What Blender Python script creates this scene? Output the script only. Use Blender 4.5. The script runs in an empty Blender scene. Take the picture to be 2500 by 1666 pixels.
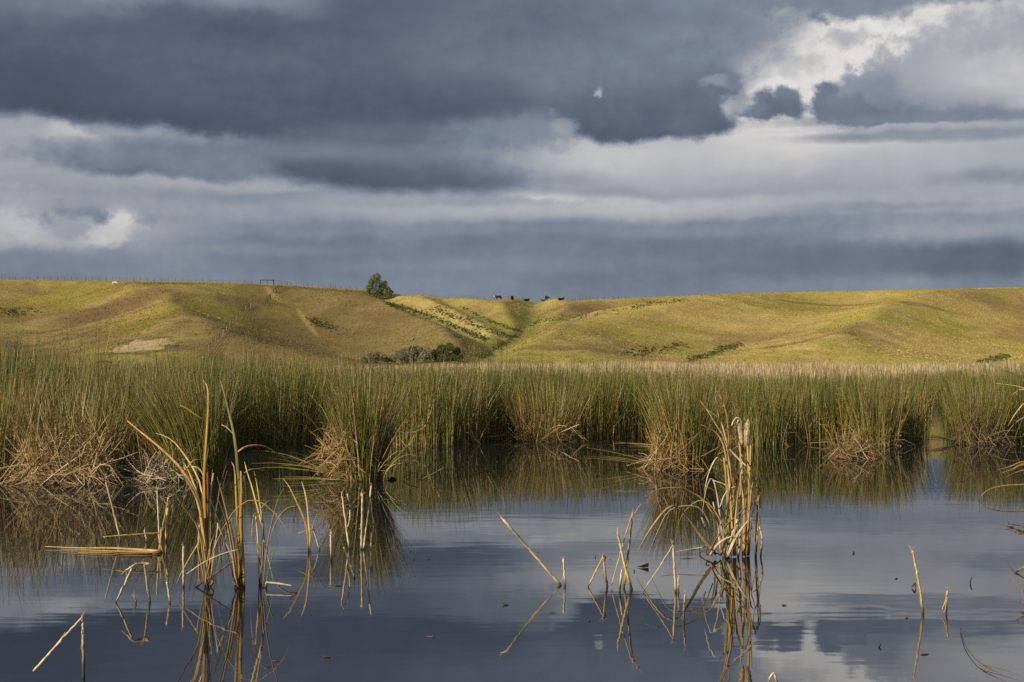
import bpy, math, random
import numpy as np
from mathutils import Vector

random.seed(7)
RNG = np.random.default_rng(11)
scene = bpy.context.scene
col = scene.collection
R = math.radians

# ------------------------------------------------------------------ camera, sky, sun, exposure
EYE = 1.6
FPX = 2500 * 50 / 36.0           # focal length in photograph pixels
PITCH = math.atan(66 / FPX)
cam_d = bpy.data.cameras.new('camera')
cam_d.lens = 50
cam_d.sensor_width = 36
cam_d.clip_start = 0.1
cam_d.clip_end = 8000
cam = bpy.data.objects.new('camera', cam_d)
cam.location = (0, 0, EYE)
cam.rotation_euler = (R(90) + PITCH, 0, 0)
col.objects.link(cam)
scene.camera = cam

scene.view_settings.view_transform = 'Standard'
scene.view_settings.look = 'None'
scene.view_settings.exposure = 0.0
scene.view_settings.gamma = 1.0
scene.view_settings.use_curve_mapping = False
scene.render.engine = 'CYCLES'
scene.cycles.use_denoising = False
scene.cycles.max_bounces = 6
scene.cycles.diffuse_bounces = 2
scene.cycles.glossy_bounces = 3
scene.cycles.transmission_bounces = 3
scene.cycles.caustics_reflective = False
scene.cycles.caustics_refractive = False

SUN_AZ, SUN_EL = R(58), R(24)    # sun behind the left shoulder
SDIR = Vector((-math.sin(SUN_AZ) * math.cos(SUN_EL), -math.cos(SUN_AZ) * math.cos(SUN_EL), math.sin(SUN_EL)))
sun_d = bpy.data.lights.new('sun', 'SUN')
sun_d.energy = 5.0
sun_d.angle = R(0.5)
sun_d.color = (1.0, 0.90, 0.71)
sun = bpy.data.objects.new('sun', sun_d)
sun.rotation_euler = SDIR.to_track_quat('Z', 'Y').to_euler()
sun.location = (-40, -20, 40)
col.objects.link(sun)


def s2l(c):
    c = c / 255.0
    return c / 12.92 if c <= 0.04045 else ((c + 0.055) / 1.055) ** 2.4


def srgb(r, g, b):
    return (s2l(r), s2l(g), s2l(b), 1.0)


def build_world():
    w = bpy.data.worlds.new('World')
    scene.world = w
    w.use_nodes = True
    w.cycles.sampling_method = 'MANUAL'
    w.cycles.sample_map_resolution = 256
    nt = w.node_tree
    N, L = nt.nodes, nt.links
    N.clear()

    def nd(t, tree=nt, **kw):
        n = tree.nodes.new(t)
        for k, v in kw.items():
            setattr(n, k, v)
        return n

    def put(sock, v):
        if isinstance(v, bpy.types.NodeSocket):
            sock.id_data.links.new(v, sock)
        else:
            sock.default_value = v

    def mth(op, a, b=0.0, c=0.0, tree=nt, clamp=False):
        n = nd('ShaderNodeMath', tree, operation=op, use_clamp=clamp)
        put(n.inputs[0], a)
        put(n.inputs[1], b)
        put(n.inputs[2], c)
        return n.outputs[0]

    tc = nd('ShaderNodeTexCoord')
    sp = nd('ShaderNodeSeparateXYZ')
    L.new(tc.outputs['Generated'], sp.inputs[0])
    az = mth('ARCTAN2', sp.outputs['X'], sp.outputs['Y'])
    el = mth('ARCSINE', sp.outputs['Z'])
    U = mth('MULTIPLY', az, FPX / 1000)
    V = mth('MULTIPLY', el, FPX / 1000)
    cmb = nd('ShaderNodeCombineXYZ')
    L.new(U, cmb.inputs[0])
    L.new(V, cmb.inputs[1])
    P = cmb.outputs[0]

    def noise(scale, detail=6.0, rough=0.55, stretch=1.0, off=0.0, outp=0):
        mp = nd('ShaderNodeVectorMath', operation='MULTIPLY_ADD')
        L.new(P, mp.inputs[0])
        mp.inputs[1].default_value = (scale / stretch, scale, 0)
        mp.inputs[2].default_value = (off, off * 0.7, 0)
        n = nd('ShaderNodeTexNoise', noise_dimensions='2D')
        L.new(mp.outputs[0], n.inputs['Vector'])
        n.inputs['Scale'].default_value = 1.0
        n.inputs['Detail'].default_value = detail
        n.inputs['Roughness'].default_value = rough
        return n.outputs[outp]

    def vma(a, m, c):
        n = nd('ShaderNodeVectorMath', operation='MULTIPLY_ADD')
        put(n.inputs[0], a)
        put(n.inputs[1], m)
        put(n.inputs[2], c)
        return n.outputs[0]

    w1 = noise(3.2, 4.0, 0.55, 1.7, 3.1, 1)
    w2 = noise(11.0, 5.0, 0.62, 1.15, 8.4, 1)

    def coords(wa, sa, wb, sb):
        """(U, V, V) bent by two noises"""
        p = vma(wa, (sa[0], sa[1], 0), vma(P, (1, 1, 1), (-.5 * sa[0] - .5 * sb[0], -.5 * sa[1] - .5 * sb[1], 0)))
        p = vma(wb, (sb[0], sb[1], 0), p)
        q = nd('ShaderNodeSeparateXYZ')
        L.new(p, q.inputs[0])
        r = nd('ShaderNodeCombineXYZ')
        L.new(q.outputs[0], r.inputs[0])
        L.new(q.outputs[1], r.inputs[1])
        L.new(q.outputs[1], r.inputs[2])
        return r.outputs[0]

    co = {'soft': coords(w1, (.22, .10), w2, (.03, .03)), 'crisp': coords(w1, (.03, .02), w2, (.085, .075)), 'band': coords(w1, (.25, .035), w2, (.02, .02))}
    nz = {'soft': mth('SUBTRACT', noise(4.5, 7.0, 0.56, 2.0, 1.7), 0.5), 'crisp': mth('SUBTRACT', noise(19.0, 6.0, 0.62, 1.1, 5.2), 0.5),
          'band': mth('SUBTRACT', noise(5.5, 6.0, 0.52, 4.5, 7.7), 0.5)}
    nz['tex'] = nz['soft']
    nz['soft'] = mth('MULTIPLY_ADD', nz['crisp'], 0.45, nz['soft'])
    nz['streak'] = nz['band']
    nz['band'] = mth('MULTIPLY_ADD', nz['crisp'], 0.22, mth('MULTIPLY_ADD', nz['tex'], 0.5, nz['band']))
    n_big = mth('SUBTRACT', noise(1.1, 5.0, 0.5, 1.8, 12.0), 0.5)

    # overcast that carries on all round the sky
    val = mth('MULTIPLY_ADD', n_big, 0.5, 0.50)
    val = mth('MULTIPLY_ADD', nz['soft'], 0.22, val)
    state = {'v': val}

    def bank(px, py, rx, top, bot, value, grad=0.0, soft=0.35, amt=0.5, kind='soft', opac=1.0):
        """one cloud: a soft edged lump with its own upper and lower depth, laid over the sky below it"""
        cx = math.atan((px - 1250) / FPX) * FPX / 1000
        cy = (899 - py) / 1000
        rx, top, bot = rx / 1000, top / 1000, bot / 1000
        q = vma(co[kind], (1 / rx, 1 / top, -1 / bot), (-cx / rx, -cy / top, cy / bot))
        mxn = nd('ShaderNodeVectorMath', operation='MAXIMUM')
        put(mxn.inputs[0], q)
        mxn.inputs[1].default_value = (-1e4, 0, 0)
        ln = nd('ShaderNodeVectorMath', operation='LENGTH')
        put(ln.inputs[0], mxn.outputs[0])
        d = mth('MULTIPLY_ADD', nz[kind], amt, ln.outputs['Value'])
        mr = nd('ShaderNodeMapRange', interpolation_type='SMOOTHSTEP')
        put(mr.inputs['Value'], d)
        mr.inputs['From Min'].default_value = 1 + soft
        mr.inputs['From Max'].default_value = 1 - soft
        mr.inputs['To Min'].default_value = 0
        mr.inputs['To Max'].default_value = opac
        v = value
        if grad:
            dp = nd('ShaderNodeVectorMath', operation='DOT_PRODUCT')
            put(dp.inputs[0], mxn.outputs[0])
            dp.inputs[1].default_value = (0, grad, -grad)
            v = mth('ADD', dp.outputs['Value'], value)
        mi = nd('ShaderNodeMix', data_type='FLOAT')
        put(mi.inputs[0], mr.outputs[0])
        put(mi.inputs[2], state['v'])
        put(mi.inputs[3], v)
        state['v'] = mi.outputs[0]

    for b in CLOUDS:
        bank(*b[0], **b[1])
    val = state['v']
    val = mth('MULTIPLY_ADD', nz['soft'], 0.10, val)
    val = mth('MULTIPLY_ADD', nz['streak'], 0.11, val)
    val = mth('MULTIPLY_ADD', mth('MULTIPLY', nz['crisp'], mth('MULTIPLY', val, val)), 0.10, val)
    rmp = nd('ShaderNodeValToRGB')
    L.new(val, rmp.inputs[0])
    stops = [(0.28, (64, 72, 89)), (0.36, (80, 89, 107)), (0.42, (98, 107, 124)), (0.5, (121, 131, 148)), (0.58, (147, 152, 163)),
             (0.68, (171, 173, 179)), (0.78, (198, 197, 197)), (0.88, (224, 221, 217)), (1.0, (244, 241, 236))]
    el_ = rmp.color_ramp.elements
    while len(el_) < len(stops):
        el_.new(0.5)
    for e, (p, c) in zip(el_, stops):
        e.position = p
        e.color = srgb(*c)
    sky = nd('ShaderNodeTexSky', sky_type='NISHITA', sun_disc=False)
    sky.sun_elevation = SUN_EL
    sky.sun_rotation = math.atan2(SDIR.x, SDIR.y) % (2 * math.pi)
    b1 = nd('ShaderNodeBackground')
    L.new(sky.outputs[0], b1.inputs['Color'])
    b1.inputs['Strength'].default_value = 0.06
    b2 = nd('ShaderNodeBackground')
    L.new(rmp.outputs[0], b2.inputs['Color'])
    b2.inputs['Strength'].default_value = 1.0
    mx = nd('ShaderNodeMixShader')
    mx.inputs[0].default_value = 0.95
    L.new(b1.outputs[0], mx.inputs[1])
    L.new(b2.outputs[0], mx.inputs[2])
    wo = nd('ShaderNodeOutputWorld')
    L.new(mx.outputs[0], wo.inputs[0])


def C(*a, **k):
    return (a, k)


CLOUDS = [
    # low bands
    C(1250, 430, 1900, 120, 130, .62, soft=.5, kind='band', amt=.8),
    C(1250, 665, 2200, 90, 400, .495, soft=.7, kind='band', amt=.6),
    C(300, 560, 620, 70, 60, .575, soft=.8, amt=.9),
    C(2150, 480, 800, 120, 70, .64, soft=.5, kind='band', amt=.9),
    C(2350, 590, 620, 30, 26, .585, soft=.6, kind='band', amt=1.0),
    C(2050, 548, 560, 16, 16, .545, soft=.7, kind='band', amt=1.2),
    C(1900, 520, 420, 10, 10, .55, soft=.7, kind='band', amt=1.2),
    C(2250, 645, 520, 40, 38, .405, soft=.6, kind='band', amt=.9),
    C(1950, 702, 420, 20, 18, .51, soft=.7, kind='band', amt=.7, opac=.7),
    C(1480, 625, 560, 75, 90, .475, soft=.6, amt=.6),
    C(800, 625, 420, 50, 60, .475, soft=.8, amt=.8),
    C(830, 668, 160, 30, 40, .46, soft=.8, amt=.8, opac=.6),
    C(430, 690, 70, 26, 40, .535, soft=.8, amt=.8, opac=.6),
    C(1000, 565, 340, 14, 12, .535, soft=.9, amt=1.2, kind='band', opac=.8),
    C(1760, 572, 300, 12, 12, .53, soft=.9, amt=1.2, kind='band', opac=.8),
    C(560, 615, 280, 12, 14, .535, soft=.9, amt=1.2, kind='band', opac=.8),
    C(1250, 648, 420, 14, 16, .505, soft=.9, amt=1.2, kind='band', opac=.8),
    # left light clouds
    C(60, 410, 330, 75, 80, .635, soft=.5, amt=.9),
    C(60, 355, 130, 26, 50, .645, soft=.4, amt=1.1, kind='crisp'),
    C(420, 480, 420, 30, 30, .60, soft=.7, amt=.8, kind='band'),
    C(90, 570, 200, 60, 60, .655, soft=.6, amt=1.8, kind='crisp'),
    C(60, 560, 70, 60, 60, .73, soft=.6, amt=2.0, kind='crisp'),
    C(120, 595, 40, 30, 30, .68, soft=.6, amt=2.0, kind='crisp'),
    C(225, 536, 120, 26, 30, .475, soft=.6, amt=1.4, kind='crisp'),
    C(250, 590, 62, 24, 26, .75, grad=.03, soft=.45, amt=1.3, kind='crisp'),
    C(300, 556, 42, 34, 30, .78, grad=.03, soft=.45, amt=1.3, kind='crisp'),
    C(178, 570, 40, 24, 30, .60, soft=.6, amt=1.5, kind='crisp'),
    C(60, 655, 460, 34, 60, .485, soft=.6, kind='band', amt=.8, opac=.85),
    C(168, 352, 46, 26, 22, .715, grad=.04, soft=.4, amt=1.4, kind='crisp'),
    C(125, 375, 50, 22, 22, .69, grad=.04, soft=.5, amt=1.4, kind='crisp'),
    C(700, 515, 620, 22, 20, .60, soft=.7, kind='band', amt=1.0),
    C(900, 488, 620, 13, 13, .555, soft=.7, kind='band', amt=1.0),
    C(620, 455, 330, 16, 18, .655, soft=.6, kind='band', amt=.9),
    # bright strip in the middle
    C(1420, 507, 500, 32, 32, .705, grad=.03, soft=.5, kind='band', amt=.8),
    C(1080, 495, 300, 20, 14, .62, soft=.6, kind='band', amt=.8),
    C(1330, 470, 90, 28, 26, .81, soft=.5, kind='crisp', amt=1.5),
    C(1350, 448, 28, 18, 18, .77, soft=.5, kind='crisp', amt=1.5),
    C(1620, 466, 330, 18, 18, .545, soft=.7, kind='band', amt=1.0),
    C(1900, 440, 460, 36, 30, .64, soft=.6, kind='band', amt=.9),
    # grey deck over everything on the left and middle
    C(250, 190, 1250, 700, 132, .362, grad=.05, soft=.2, amt=.5),
    C(1000, 205, 640, 560, 175, .38, grad=.03, soft=.22, amt=.5),
    C(1070, 395, 470, 90, 72, .40, grad=.02, soft=.25, amt=.5, kind='band'),
    C(1560, 120, 560, 420, 150, .435, grad=.03, soft=.25, amt=.5),
    C(300, 415, 240, 50, 30, .475, grad=.07, soft=.45, amt=.8, kind='soft'),
    C(500, 430, 120, 40, 22, .485, soft=.5, amt=.8, kind='soft'),
    C(660, 380, 380, 22, 20, .475, soft=.8, amt=.8, kind='band'),
    # bright opening on the right
    C(1900, 385, 600, 90, 80, .71, grad=.05, soft=.75, amt=1.2),
    C(1980, 360, 240, 60, 60, .78, grad=.03, soft=.8, amt=1.2),
    C(1480, 390, 190, 60, 60, .745, grad=.05, soft=.6, amt=1.2),
    C(1990, 260, 290, 120, 120, .87, grad=.02, soft=.25, amt=.9),
    C(2140, 150, 400, 70, 100, .90, grad=.03, soft=.4, amt=1.5, kind='crisp'),
    C(2420, 80, 170, 70, 90, .80, soft=.5, amt=1.8, kind='crisp'),
    C(1890, 62, 90, 30, 26, .70, soft=.7, amt=1.8, kind='crisp'),
    C(2110, 115, 60, 40, 26, .90, soft=.7, amt=1.8, kind='crisp'),
    C(2300, 80, 80, 34, 26, .86, soft=.7, amt=1.8, kind='crisp'),
    C(2070, 15, 480, 130, 52, .50, grad=-.02, soft=.4, amt=1.1, kind='crisp'),
    C(2380, 10, 70, 70, 50, .54, soft=.5, amt=1.5, kind='crisp'),
    C(2060, 125, 50, 20, 22, .70, soft=.8, amt=1.8, kind='crisp'),
    C(1930, 185, 70, 26, 20, .78, soft=.8, amt=1.8, kind='crisp'),
    C(1540, 190, 260, 140, 130, .45, soft=.3, amt=.5),
    C(1760, 110, 160, 70, 60, .49, soft=.6, amt=1.0),
    C(1690, 215, 90, 100, 90, .46, soft=.35, amt=.9, kind='crisp'),
    C(1575, 292, 215, 160, 54, .405, grad=.055, soft=.22, amt=.6, kind='soft'),
    C(1700, 312, 90, 50, 36, .42, grad=.02, soft=.4, amt=.9, kind='crisp'),
    C(1330, 335, 70, 40, 34, .52, soft=.7, amt=1.6, kind='crisp', opac=.8),
    C(1372, 312, 34, 24, 22, .64, soft=.6, amt=1.8, kind='crisp', opac=.8),
    C(1770, 268, 20, 18, 26, .78, soft=.9, amt=2.2, kind='crisp', opac=.9),
    C(1752, 205, 22, 10, 12, .66, soft=1.0, amt=2.6, kind='crisp', opac=.55),
    C(1468, 238, 7, 20, 7, .68, soft=.9, amt=1.2, kind='crisp'),
    # small cloud in the opening
    C(1864, 254, 32, 30, 30, .47, grad=.02, soft=.42, amt=1.2, kind='crisp'),
    C(1928, 262, 28, 32, 34, .48, grad=.02, soft=.42, amt=1.2, kind='crisp'),
    C(1888, 284, 78, 16, 18, .46, soft=.5, amt=1.3, kind='crisp'),
    C(1835, 280, 40, 14, 14, .50, soft=.5, amt=1.2, kind='crisp'),
    C(1795, 262, 36, 16, 18, .62, soft=.6, amt=1.6, kind='crisp', opac=.7),
    # heap of cloud at the right edge
    C(2410, 290, 320, 190, 42, .64, grad=.08, soft=.14, amt=.7, kind='crisp'),
    C(2270, 285, 190, 120, 42, .565, grad=.11, soft=.25, amt=.9, kind='crisp'),
    C(2130, 290, 110, 80, 34, .50, grad=.09, soft=.3, amt=.9, kind='crisp'),
    C(2022, 270, 30, 40, 48, .455, grad=.03, soft=.25, amt=.6, kind='crisp'),
    C(2060, 295, 70, 34, 28, .465, grad=.03, soft=.25, amt=.6, kind='crisp'),
    C(2470, 235, 170, 90, 60, .755, soft=.6, amt=1.2),
    C(2460, 130, 120, 60, 40, .66, soft=.6, amt=1.5, kind='crisp', opac=.7),
    C(2290, 318, 300, 13, 13, .50, soft=.7, amt=1.0, kind='band'),
    C(2300, 337, 260, 7, 7, .66, soft=.8, amt=.8, kind='band'),
    C(2310, 356, 310, 15, 15, .555, soft=.5, amt=.8, kind='band'),
    C(2460, 455, 170, 18, 18, .54, soft=.7, amt=.9, kind='band'),
    # lit cloud tops at the upper left edge
    C(240, 22, 130, 60, 48, .64, soft=.7, amt=1.5, opac=.9),
    C(500, 12, 150, 50, 46, .60, soft=.7, amt=1.5, opac=.85),
    C(690, 22, 110, 40, 40, .535, soft=.7, amt=1.5, opac=.8),
    C(60, 60, 190, 60, 50, .52, soft=.8, amt=1.2, opac=.7),
]
build_world()

# ------------------------------------------------------------------ helpers


def ray(px, py):
    """direction through a photograph pixel, scaled to one metre of depth"""
    v = 833.0 - np.asarray(py, float)
    u = np.asarray(px, float) - 1250.0
    c, s = math.cos(PITCH), math.sin(PITCH)
    y = FPX * c - v * s
    z = FPX * s + v * c
    return u / y, z / y


def at(px, py, Y):
    a, b = ray(px, py)
    return Vector((float(a) * Y, Y, EYE + float(b) * Y))


def water_dist(py):
    a, b = ray(1250, py)
    return float(-EYE / b)


def vnoise(x, y, seed=0):
    xi = np.floor(x).astype(np.int64)
    yi = np.floor(y).astype(np.int64)
    xf = x - xi
    yf = y - yi
    xf = xf * xf * (3 - 2 * xf)
    yf = yf * yf * (3 - 2 * yf)

    def h(a, b):
        n = (a * 374761393 + b * 668265263 + seed * 982451653) & 0x7fffffff
        n = ((n ^ (n >> 13)) * 1274126177) & 0x7fffffff
        return ((n ^ (n >> 16)) & 0xffff) / 65535.0
    return (h(xi, yi) * (1 - xf) + h(xi + 1, yi) * xf) * (1 - yf) + (h(xi, yi + 1) * (1 - xf) + h(xi + 1, yi + 1) * xf) * yf


def fbm(x, y, octv=4, seed=0):
    s = 0.0
    a = 0.5
    t = 0.0
    for o in range(octv):
        s = s + a * vnoise(x * 2 ** o, y * 2 ** o, seed + o * 17)
        t += a
        a *= 0.55
    return s / t


def sstep(a, b, x):
    t = np.clip((x - a) / (b - a), 0, 1)
    return t * t * (3 - 2 * t)


def np_mesh(name, V, F, colr=None, mat=None, parent=None, smooth=False):
    """one mesh object from arrays: V (n,3), F (m,k), colr (n,3)"""
    V = np.asarray(V, np.float32)
    F = np.asarray(F, np.int32)
    me = bpy.data.meshes.new(name)
    me.vertices.add(len(V))
    me.vertices.foreach_set('co', V.ravel())
    k = F.shape[1]
    me.loops.add(F.size)
    me.loops.foreach_set('vertex_index', F.ravel())
    me.polygons.add(len(F))
    me.polygons.foreach_set('loop_start', np.arange(0, F.size, k, dtype=np.int32))
    if smooth:
        me.polygons.foreach_set('use_smooth', np.ones(len(F), bool))
    me.update(calc_edges=True)
    if colr is not None:
        at_ = me.color_attributes.new('tint', 'FLOAT_COLOR', 'POINT')
        cc = np.ones((len(V), 4), np.float32)
        cc[:, :3] = colr
        at_.data.foreach_set('color', cc.ravel())
    me.validate()
    if mat:
        me.materials.append(mat)
    o = bpy.data.objects.new(name, me)
    col.objects.link(o)
    if parent:
        o.parent = parent
    return o


def tag(o, label=None, cat=None, group=None, kind=None):
    if label:
        o['label'] = label
    if cat:
        o['category'] = cat
    if group:
        o['group'] = group
    if kind:
        o['kind'] = kind
    return o


def empty(name, loc, label=None, cat=None, group=None):
    o = bpy.data.objects.new(name, None)
    o.location = loc
    o.empty_display_size = 0.2
    col.objects.link(o)
    return tag(o, label, cat, group)


def mat_tint(name, rough=0.7, spec=0.25, trans=0.0, streak=None, bump=0.0):
    m = bpy.data.materials.new(name)
    m.use_nodes = True
    nt = m.node_tree
    b = nt.nodes['Principled BSDF']
    a = nt.nodes.new('ShaderNodeAttribute')
    a.attribute_name = 'tint'
    src = a.outputs['Color']
    if streak:
        tc = nt.nodes.new('ShaderNodeTexCoord')
        mp = nt.nodes.new('ShaderNodeMapping')
        mp.inputs['Scale'].default_value = streak
        nt.links.new(tc.outputs['Object'], mp.inputs[0])
        nz = nt.nodes.new('ShaderNodeTexNoise')
        nz.inputs['Scale'].default_value = 1.0
        nz.inputs['Detail'].default_value = 5.0
        nt.links.new(mp.outputs[0], nz.inputs['Vector'])
        rp = nt.nodes.new('ShaderNodeMapRange')
        rp.inputs['From Min'].default_value = 0.3
        rp.inputs['From Max'].default_value = 0.7
        rp.inputs['To Min'].default_value = 0.62
        rp.inputs['To Max'].default_value = 1.22
        nt.links.new(nz.outputs[0], rp.inputs[0])
        mu = nt.nodes.new('ShaderNodeVectorMath')
        mu.operation = 'SCALE'
        nt.links.new(src, mu.inputs[0])
        nt.links.new(rp.outputs[0], mu.inputs['Scale'])
        src = mu.outputs[0]
        if bump:
            bp = nt.nodes.new('ShaderNodeBump')
            bp.inputs['Strength'].default_value = 0.6
            bp.inputs['Distance'].default_value = bump
            nt.links.new(nz.outputs[0], bp.inputs['Height'])
            nt.links.new(bp.outputs[0], b.inputs['Normal'])
    nt.links.new(src, b.inputs['Base Color'])
    b.inputs['Roughness'].default_value = rough
    b.inputs['Specular IOR Level'].default_value = spec
    if trans:
        t = nt.nodes.new('ShaderNodeBsdfTranslucent')
        nt.links.new(src, t.inputs['Color'])
        mx = nt.nodes.new('ShaderNodeMixShader')
        mx.inputs[0].default_value = trans
        nt.links.new(b.outputs[0], mx.inputs[1])
        nt.links.new(t.outputs[0], mx.inputs[2])
        nt.links.new(mx.outputs[0], nt.nodes['Material Output'].inputs['Surface'])
    return m


M_BLADE = mat_tint('rush_blade', 0.5, 0.35, 0.07)
M_DRY = mat_tint('dry_stalk', 0.75, 0.2, 0.08)
M_LEAF = mat_tint('cattail_leaf', 0.6, 0.3, 0.15, streak=(60, 60, 4), bump=0.001)
M_STEM = mat_tint('dead_stem', 0.7, 0.3, 0.0, streak=(90, 90, 9), bump=0.001)
M_FOL = mat_tint('tree_foliage', 0.75, 0.08, 0.2)
M_WOOD = mat_tint('weathered_wood', 0.85, 0.15, 0.0, streak=(8, 8, 2))
M_TUFT = mat_tint('hill_grass_blade', 0.8, 0.1, 0.25)
M_COAT = mat_tint('cattle_coat', 0.8, 0.15, 0.0)

# ------------------------------------------------------------------ terrain
SKY_PTS = np.array([(-1500, 700), (-400, 690), (0, 683), (300, 686), (620, 693), (690, 697), (870, 708), (950, 718), (1100, 728), (1200, 732),
                    (1400, 734), (1500, 731), (1620, 725), (1800, 717), (2100, 711), (2500, 702), (3000, 694), (4200, 690)], float)
YB, YC = 240.0, 460.0
UT = np.linspace(-0.85, 0.85, 681)


def uz(px, py):
    a, b = ray(px, py)
    return a, b


sk_u, sk_b = uz(SKY_PTS[:, 0], SKY_PTS[:, 1])
TARGET = np.interp(UT, sk_u, sk_b)
HT = EYE + TARGET * YC


def gline(pts):
    """gully floor polyline from (px, py, depth)"""
    out = []
    for px, py, Y in pts:
        p = at(px, py, Y)
        out.append((p.x, p.y, p.z))
    return np.array(out)


def gully(pts, drop, kl, kr, w):
    """floor polyline from (px, py, depth) lowered by drop; bank slopes left and right of its run uphill; half width of the floor"""
    P = gline(pts)
    P[1:-1, 2] -= drop if np.isscalar(drop) else np.array(drop)
    return (P, kl, kr, w)


GULLIES = [
    # main stem: mouth, junctions, up to the green saddle where the cattle are
    gully([(1165, 893, 245), (1185, 870, 280), (1205, 846, 318), (1268, 826, 345), (1296, 785, 395), (1304, 754, 440), (1310, 738, 475)], .6, .42, .38, 1.6),
    # up to the left towards the lone tree
    gully([(1205, 846, 318), (1115, 806, 362), (1015, 764, 405), (950, 738, 436), (915, 712, 466)], .8, .42, .40, 1.0),
    # between the bright ridge and the back valley
    gully([(1268, 826, 345), (1195, 788, 388), (1125, 756, 430), (1080, 733, 462)], .5, .40, .30, 1.2),
    # to the right behind the big right-hand hill
    gully([(1268, 826, 345), (1350, 808, 368), (1460, 786, 394), (1560, 764, 420), (1640, 744, 444), (1720, 724, 466)], 1.0, .26, .42, 1.4),
    # left gully behind the near spur
    gully([(970, 890, 250), (915, 872, 292), (790, 822, 345), (700, 782, 385), (655, 740, 405), (620, 680, 440)], (.5, .3, -4.5, -10.0), .09, .16, 3.0),
    # gentle hollows of the right-hand hill
    gully([(1700, 885, 255), (1760, 860, 285), (1850, 828, 320), (1960, 790, 365), (2080, 745, 420)], (.2, -.6, -2.0), .07, .08, 8.0),
    gully([(2360, 888, 255), (2420, 876, 275), (2560, 838, 320), (2700, 785, 370)], .4, .10, .14, 6.0),
    gully([(90, 880, 255), (60, 805, 330), (30, 745, 400)], .4, .12, .12, 6.0),
]


def terrain0(x, y):
    x = np.asarray(x, float)
    y = np.asarray(y, float)
    u = x / np.maximum(y, 1.0)
    Hc = np.interp(u, UT, HT)
    t = np.clip((y - YB) / (YC - YB), 0, 1.0)
    zb = -0.35 + 2.0 * sstep(55, 215, y)
    z = zb + (Hc - 1.65) * (t * (1.0 + 0.55 * (1 - t)))
    z = z - 0.10 * np.maximum(y - YC - 4, 0)
    for P, kl, kr, w in GULLIES:
        best = np.full(x.shape, 1e9)
        for a, b in zip(P[:-1], P[1:]):
            ab = b[:2] - a[:2]
            q = np.clip(((x - a[0]) * ab[0] + (y - a[1]) * ab[1]) / (ab @ ab), 0, 1)
            dx = x - (a[0] + q * ab[0])
            dy = y - (a[1] + q * ab[1])
            dd = np.sqrt(dx * dx + dy * dy)
            k = np.where(ab[0] * dy - ab[1] * dx > 0, kl, kr)
            fl = a[2] + q * (b[2] - a[2]) + k * (np.sqrt(dd * dd + w * w) - w) + .004 * dd * dd
            best = np.minimum(best, fl)
        r = 1.1
        hh = np.clip(0.5 + 0.5 * (best - z) / r, 0, 1)
        z = np.where(y > 225, best * (1 - hh) + z * hh - r * hh * (1 - hh), z)
    far = sstep(120, 260, y)
    z = z + far * (0.55 * (fbm(x / 26, y / 30, 3, 5) - 0.5) + 0.26 * (fbm(x / 5.5, y / 6.5, 3, 9) - 0.5))
    return z


# make the skyline of the terrain meet the skyline of the photograph
for _ in range(4):
    yy = np.linspace(330, 540, 140)
    A = (terrain0(UT[:, None] * yy[None, :], np.broadcast_to(yy, (len(UT), len(yy)))) - EYE) / yy[None, :]
    mxa = A.max(1)
    corr = (TARGET - mxa) * YC
    kk = np.ones(13) / 13
    corr = np.convolve(np.pad(corr, 6, mode='edge'), kk, 'valid')
    HT = HT + corr
terrain = terrain0


def hit(px, py, lo=150, hi=560):
    a, b = ray(px, py)
    yy = np.arange(lo, hi, 0.4)
    zr = EYE + b * yy
    zt = terrain(a * yy, yy)
    ok = np.nonzero(zt >= zr)[0]
    if len(ok):
        i = ok[0]
        return np.array([a * yy[i], yy[i], zt[i]])
    i = np.argmin(zr - zt)
    return np.array([a * yy[i], yy[i], zt[i]])


def gully_dist(x, y, idx):
    best = np.full(np.shape(x), 1e9)
    for gi in idx:
        P = GULLIES[gi][0]
        for a, b in zip(P[:-1], P[1:]):
            ab = b[:2] - a[:2]
            q = np.clip(((x - a[0]) * ab[0] + (y - a[1]) * ab[1]) / (ab @ ab), 0, 1)
            best = np.minimum(best, np.hypot(x - (a[0] + q * ab[0]), y - (a[1] + q * ab[1])))
    return best


SAND = hit(345, 845)
SAND_RX = 56 / FPX * SAND[1]
SAND_A, SAND_B = hit(345, 833)[1], hit(345, 857)[1]
GRASS_SPOTS = [(hit(275, 862), 70, 10, (.15, .21, .045)), (hit(330, 805), 70, 16, (.27, .26, .05)), (hit(520, 875), 30, 6, (.16, .24, .04)),
               (hit(1110, 770), 34, 9, (.26, .32, .05)), (hit(1180, 798), 30, 7, (.24, .28, .05)), (hit(1300, 748), 45, 20, (.22, .29, .05)),
               (hit(800, 775), 25, 10, (.22, .25, .05)), (hit(1720, 868), 110, 12, (.33, .31, .06)), (hit(2100, 780), 180, 16, (.37, .33, .065)),
               (hit(1650, 800), 150, 20, (.37, .31, .07)), (hit(1250, 868), 90, 7, (.24, .22, .06))]
BROWN_SPOTS = [(hit(260, 760), 120, 30), (hit(590, 740), 60, 14), (hit(1400, 850), 190, 9), (hit(2080, 745), 260, 8), (hit(700, 800), 90, 20),
               (hit(950, 800), 150, 26), (hit(1960, 835), 170, 12), (hit(1400, 745), 70, 14), (hit(420, 852), 60, 10), (hit(1340, 852), 150, 7),
               (hit(2250, 745), 120, 6), (hit(1040, 765), 90, 14), (hit(430, 690), 120, 8), (hit(345, 828), 70, 6)]  # those on the slope below the tree deepen its painted shade


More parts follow.
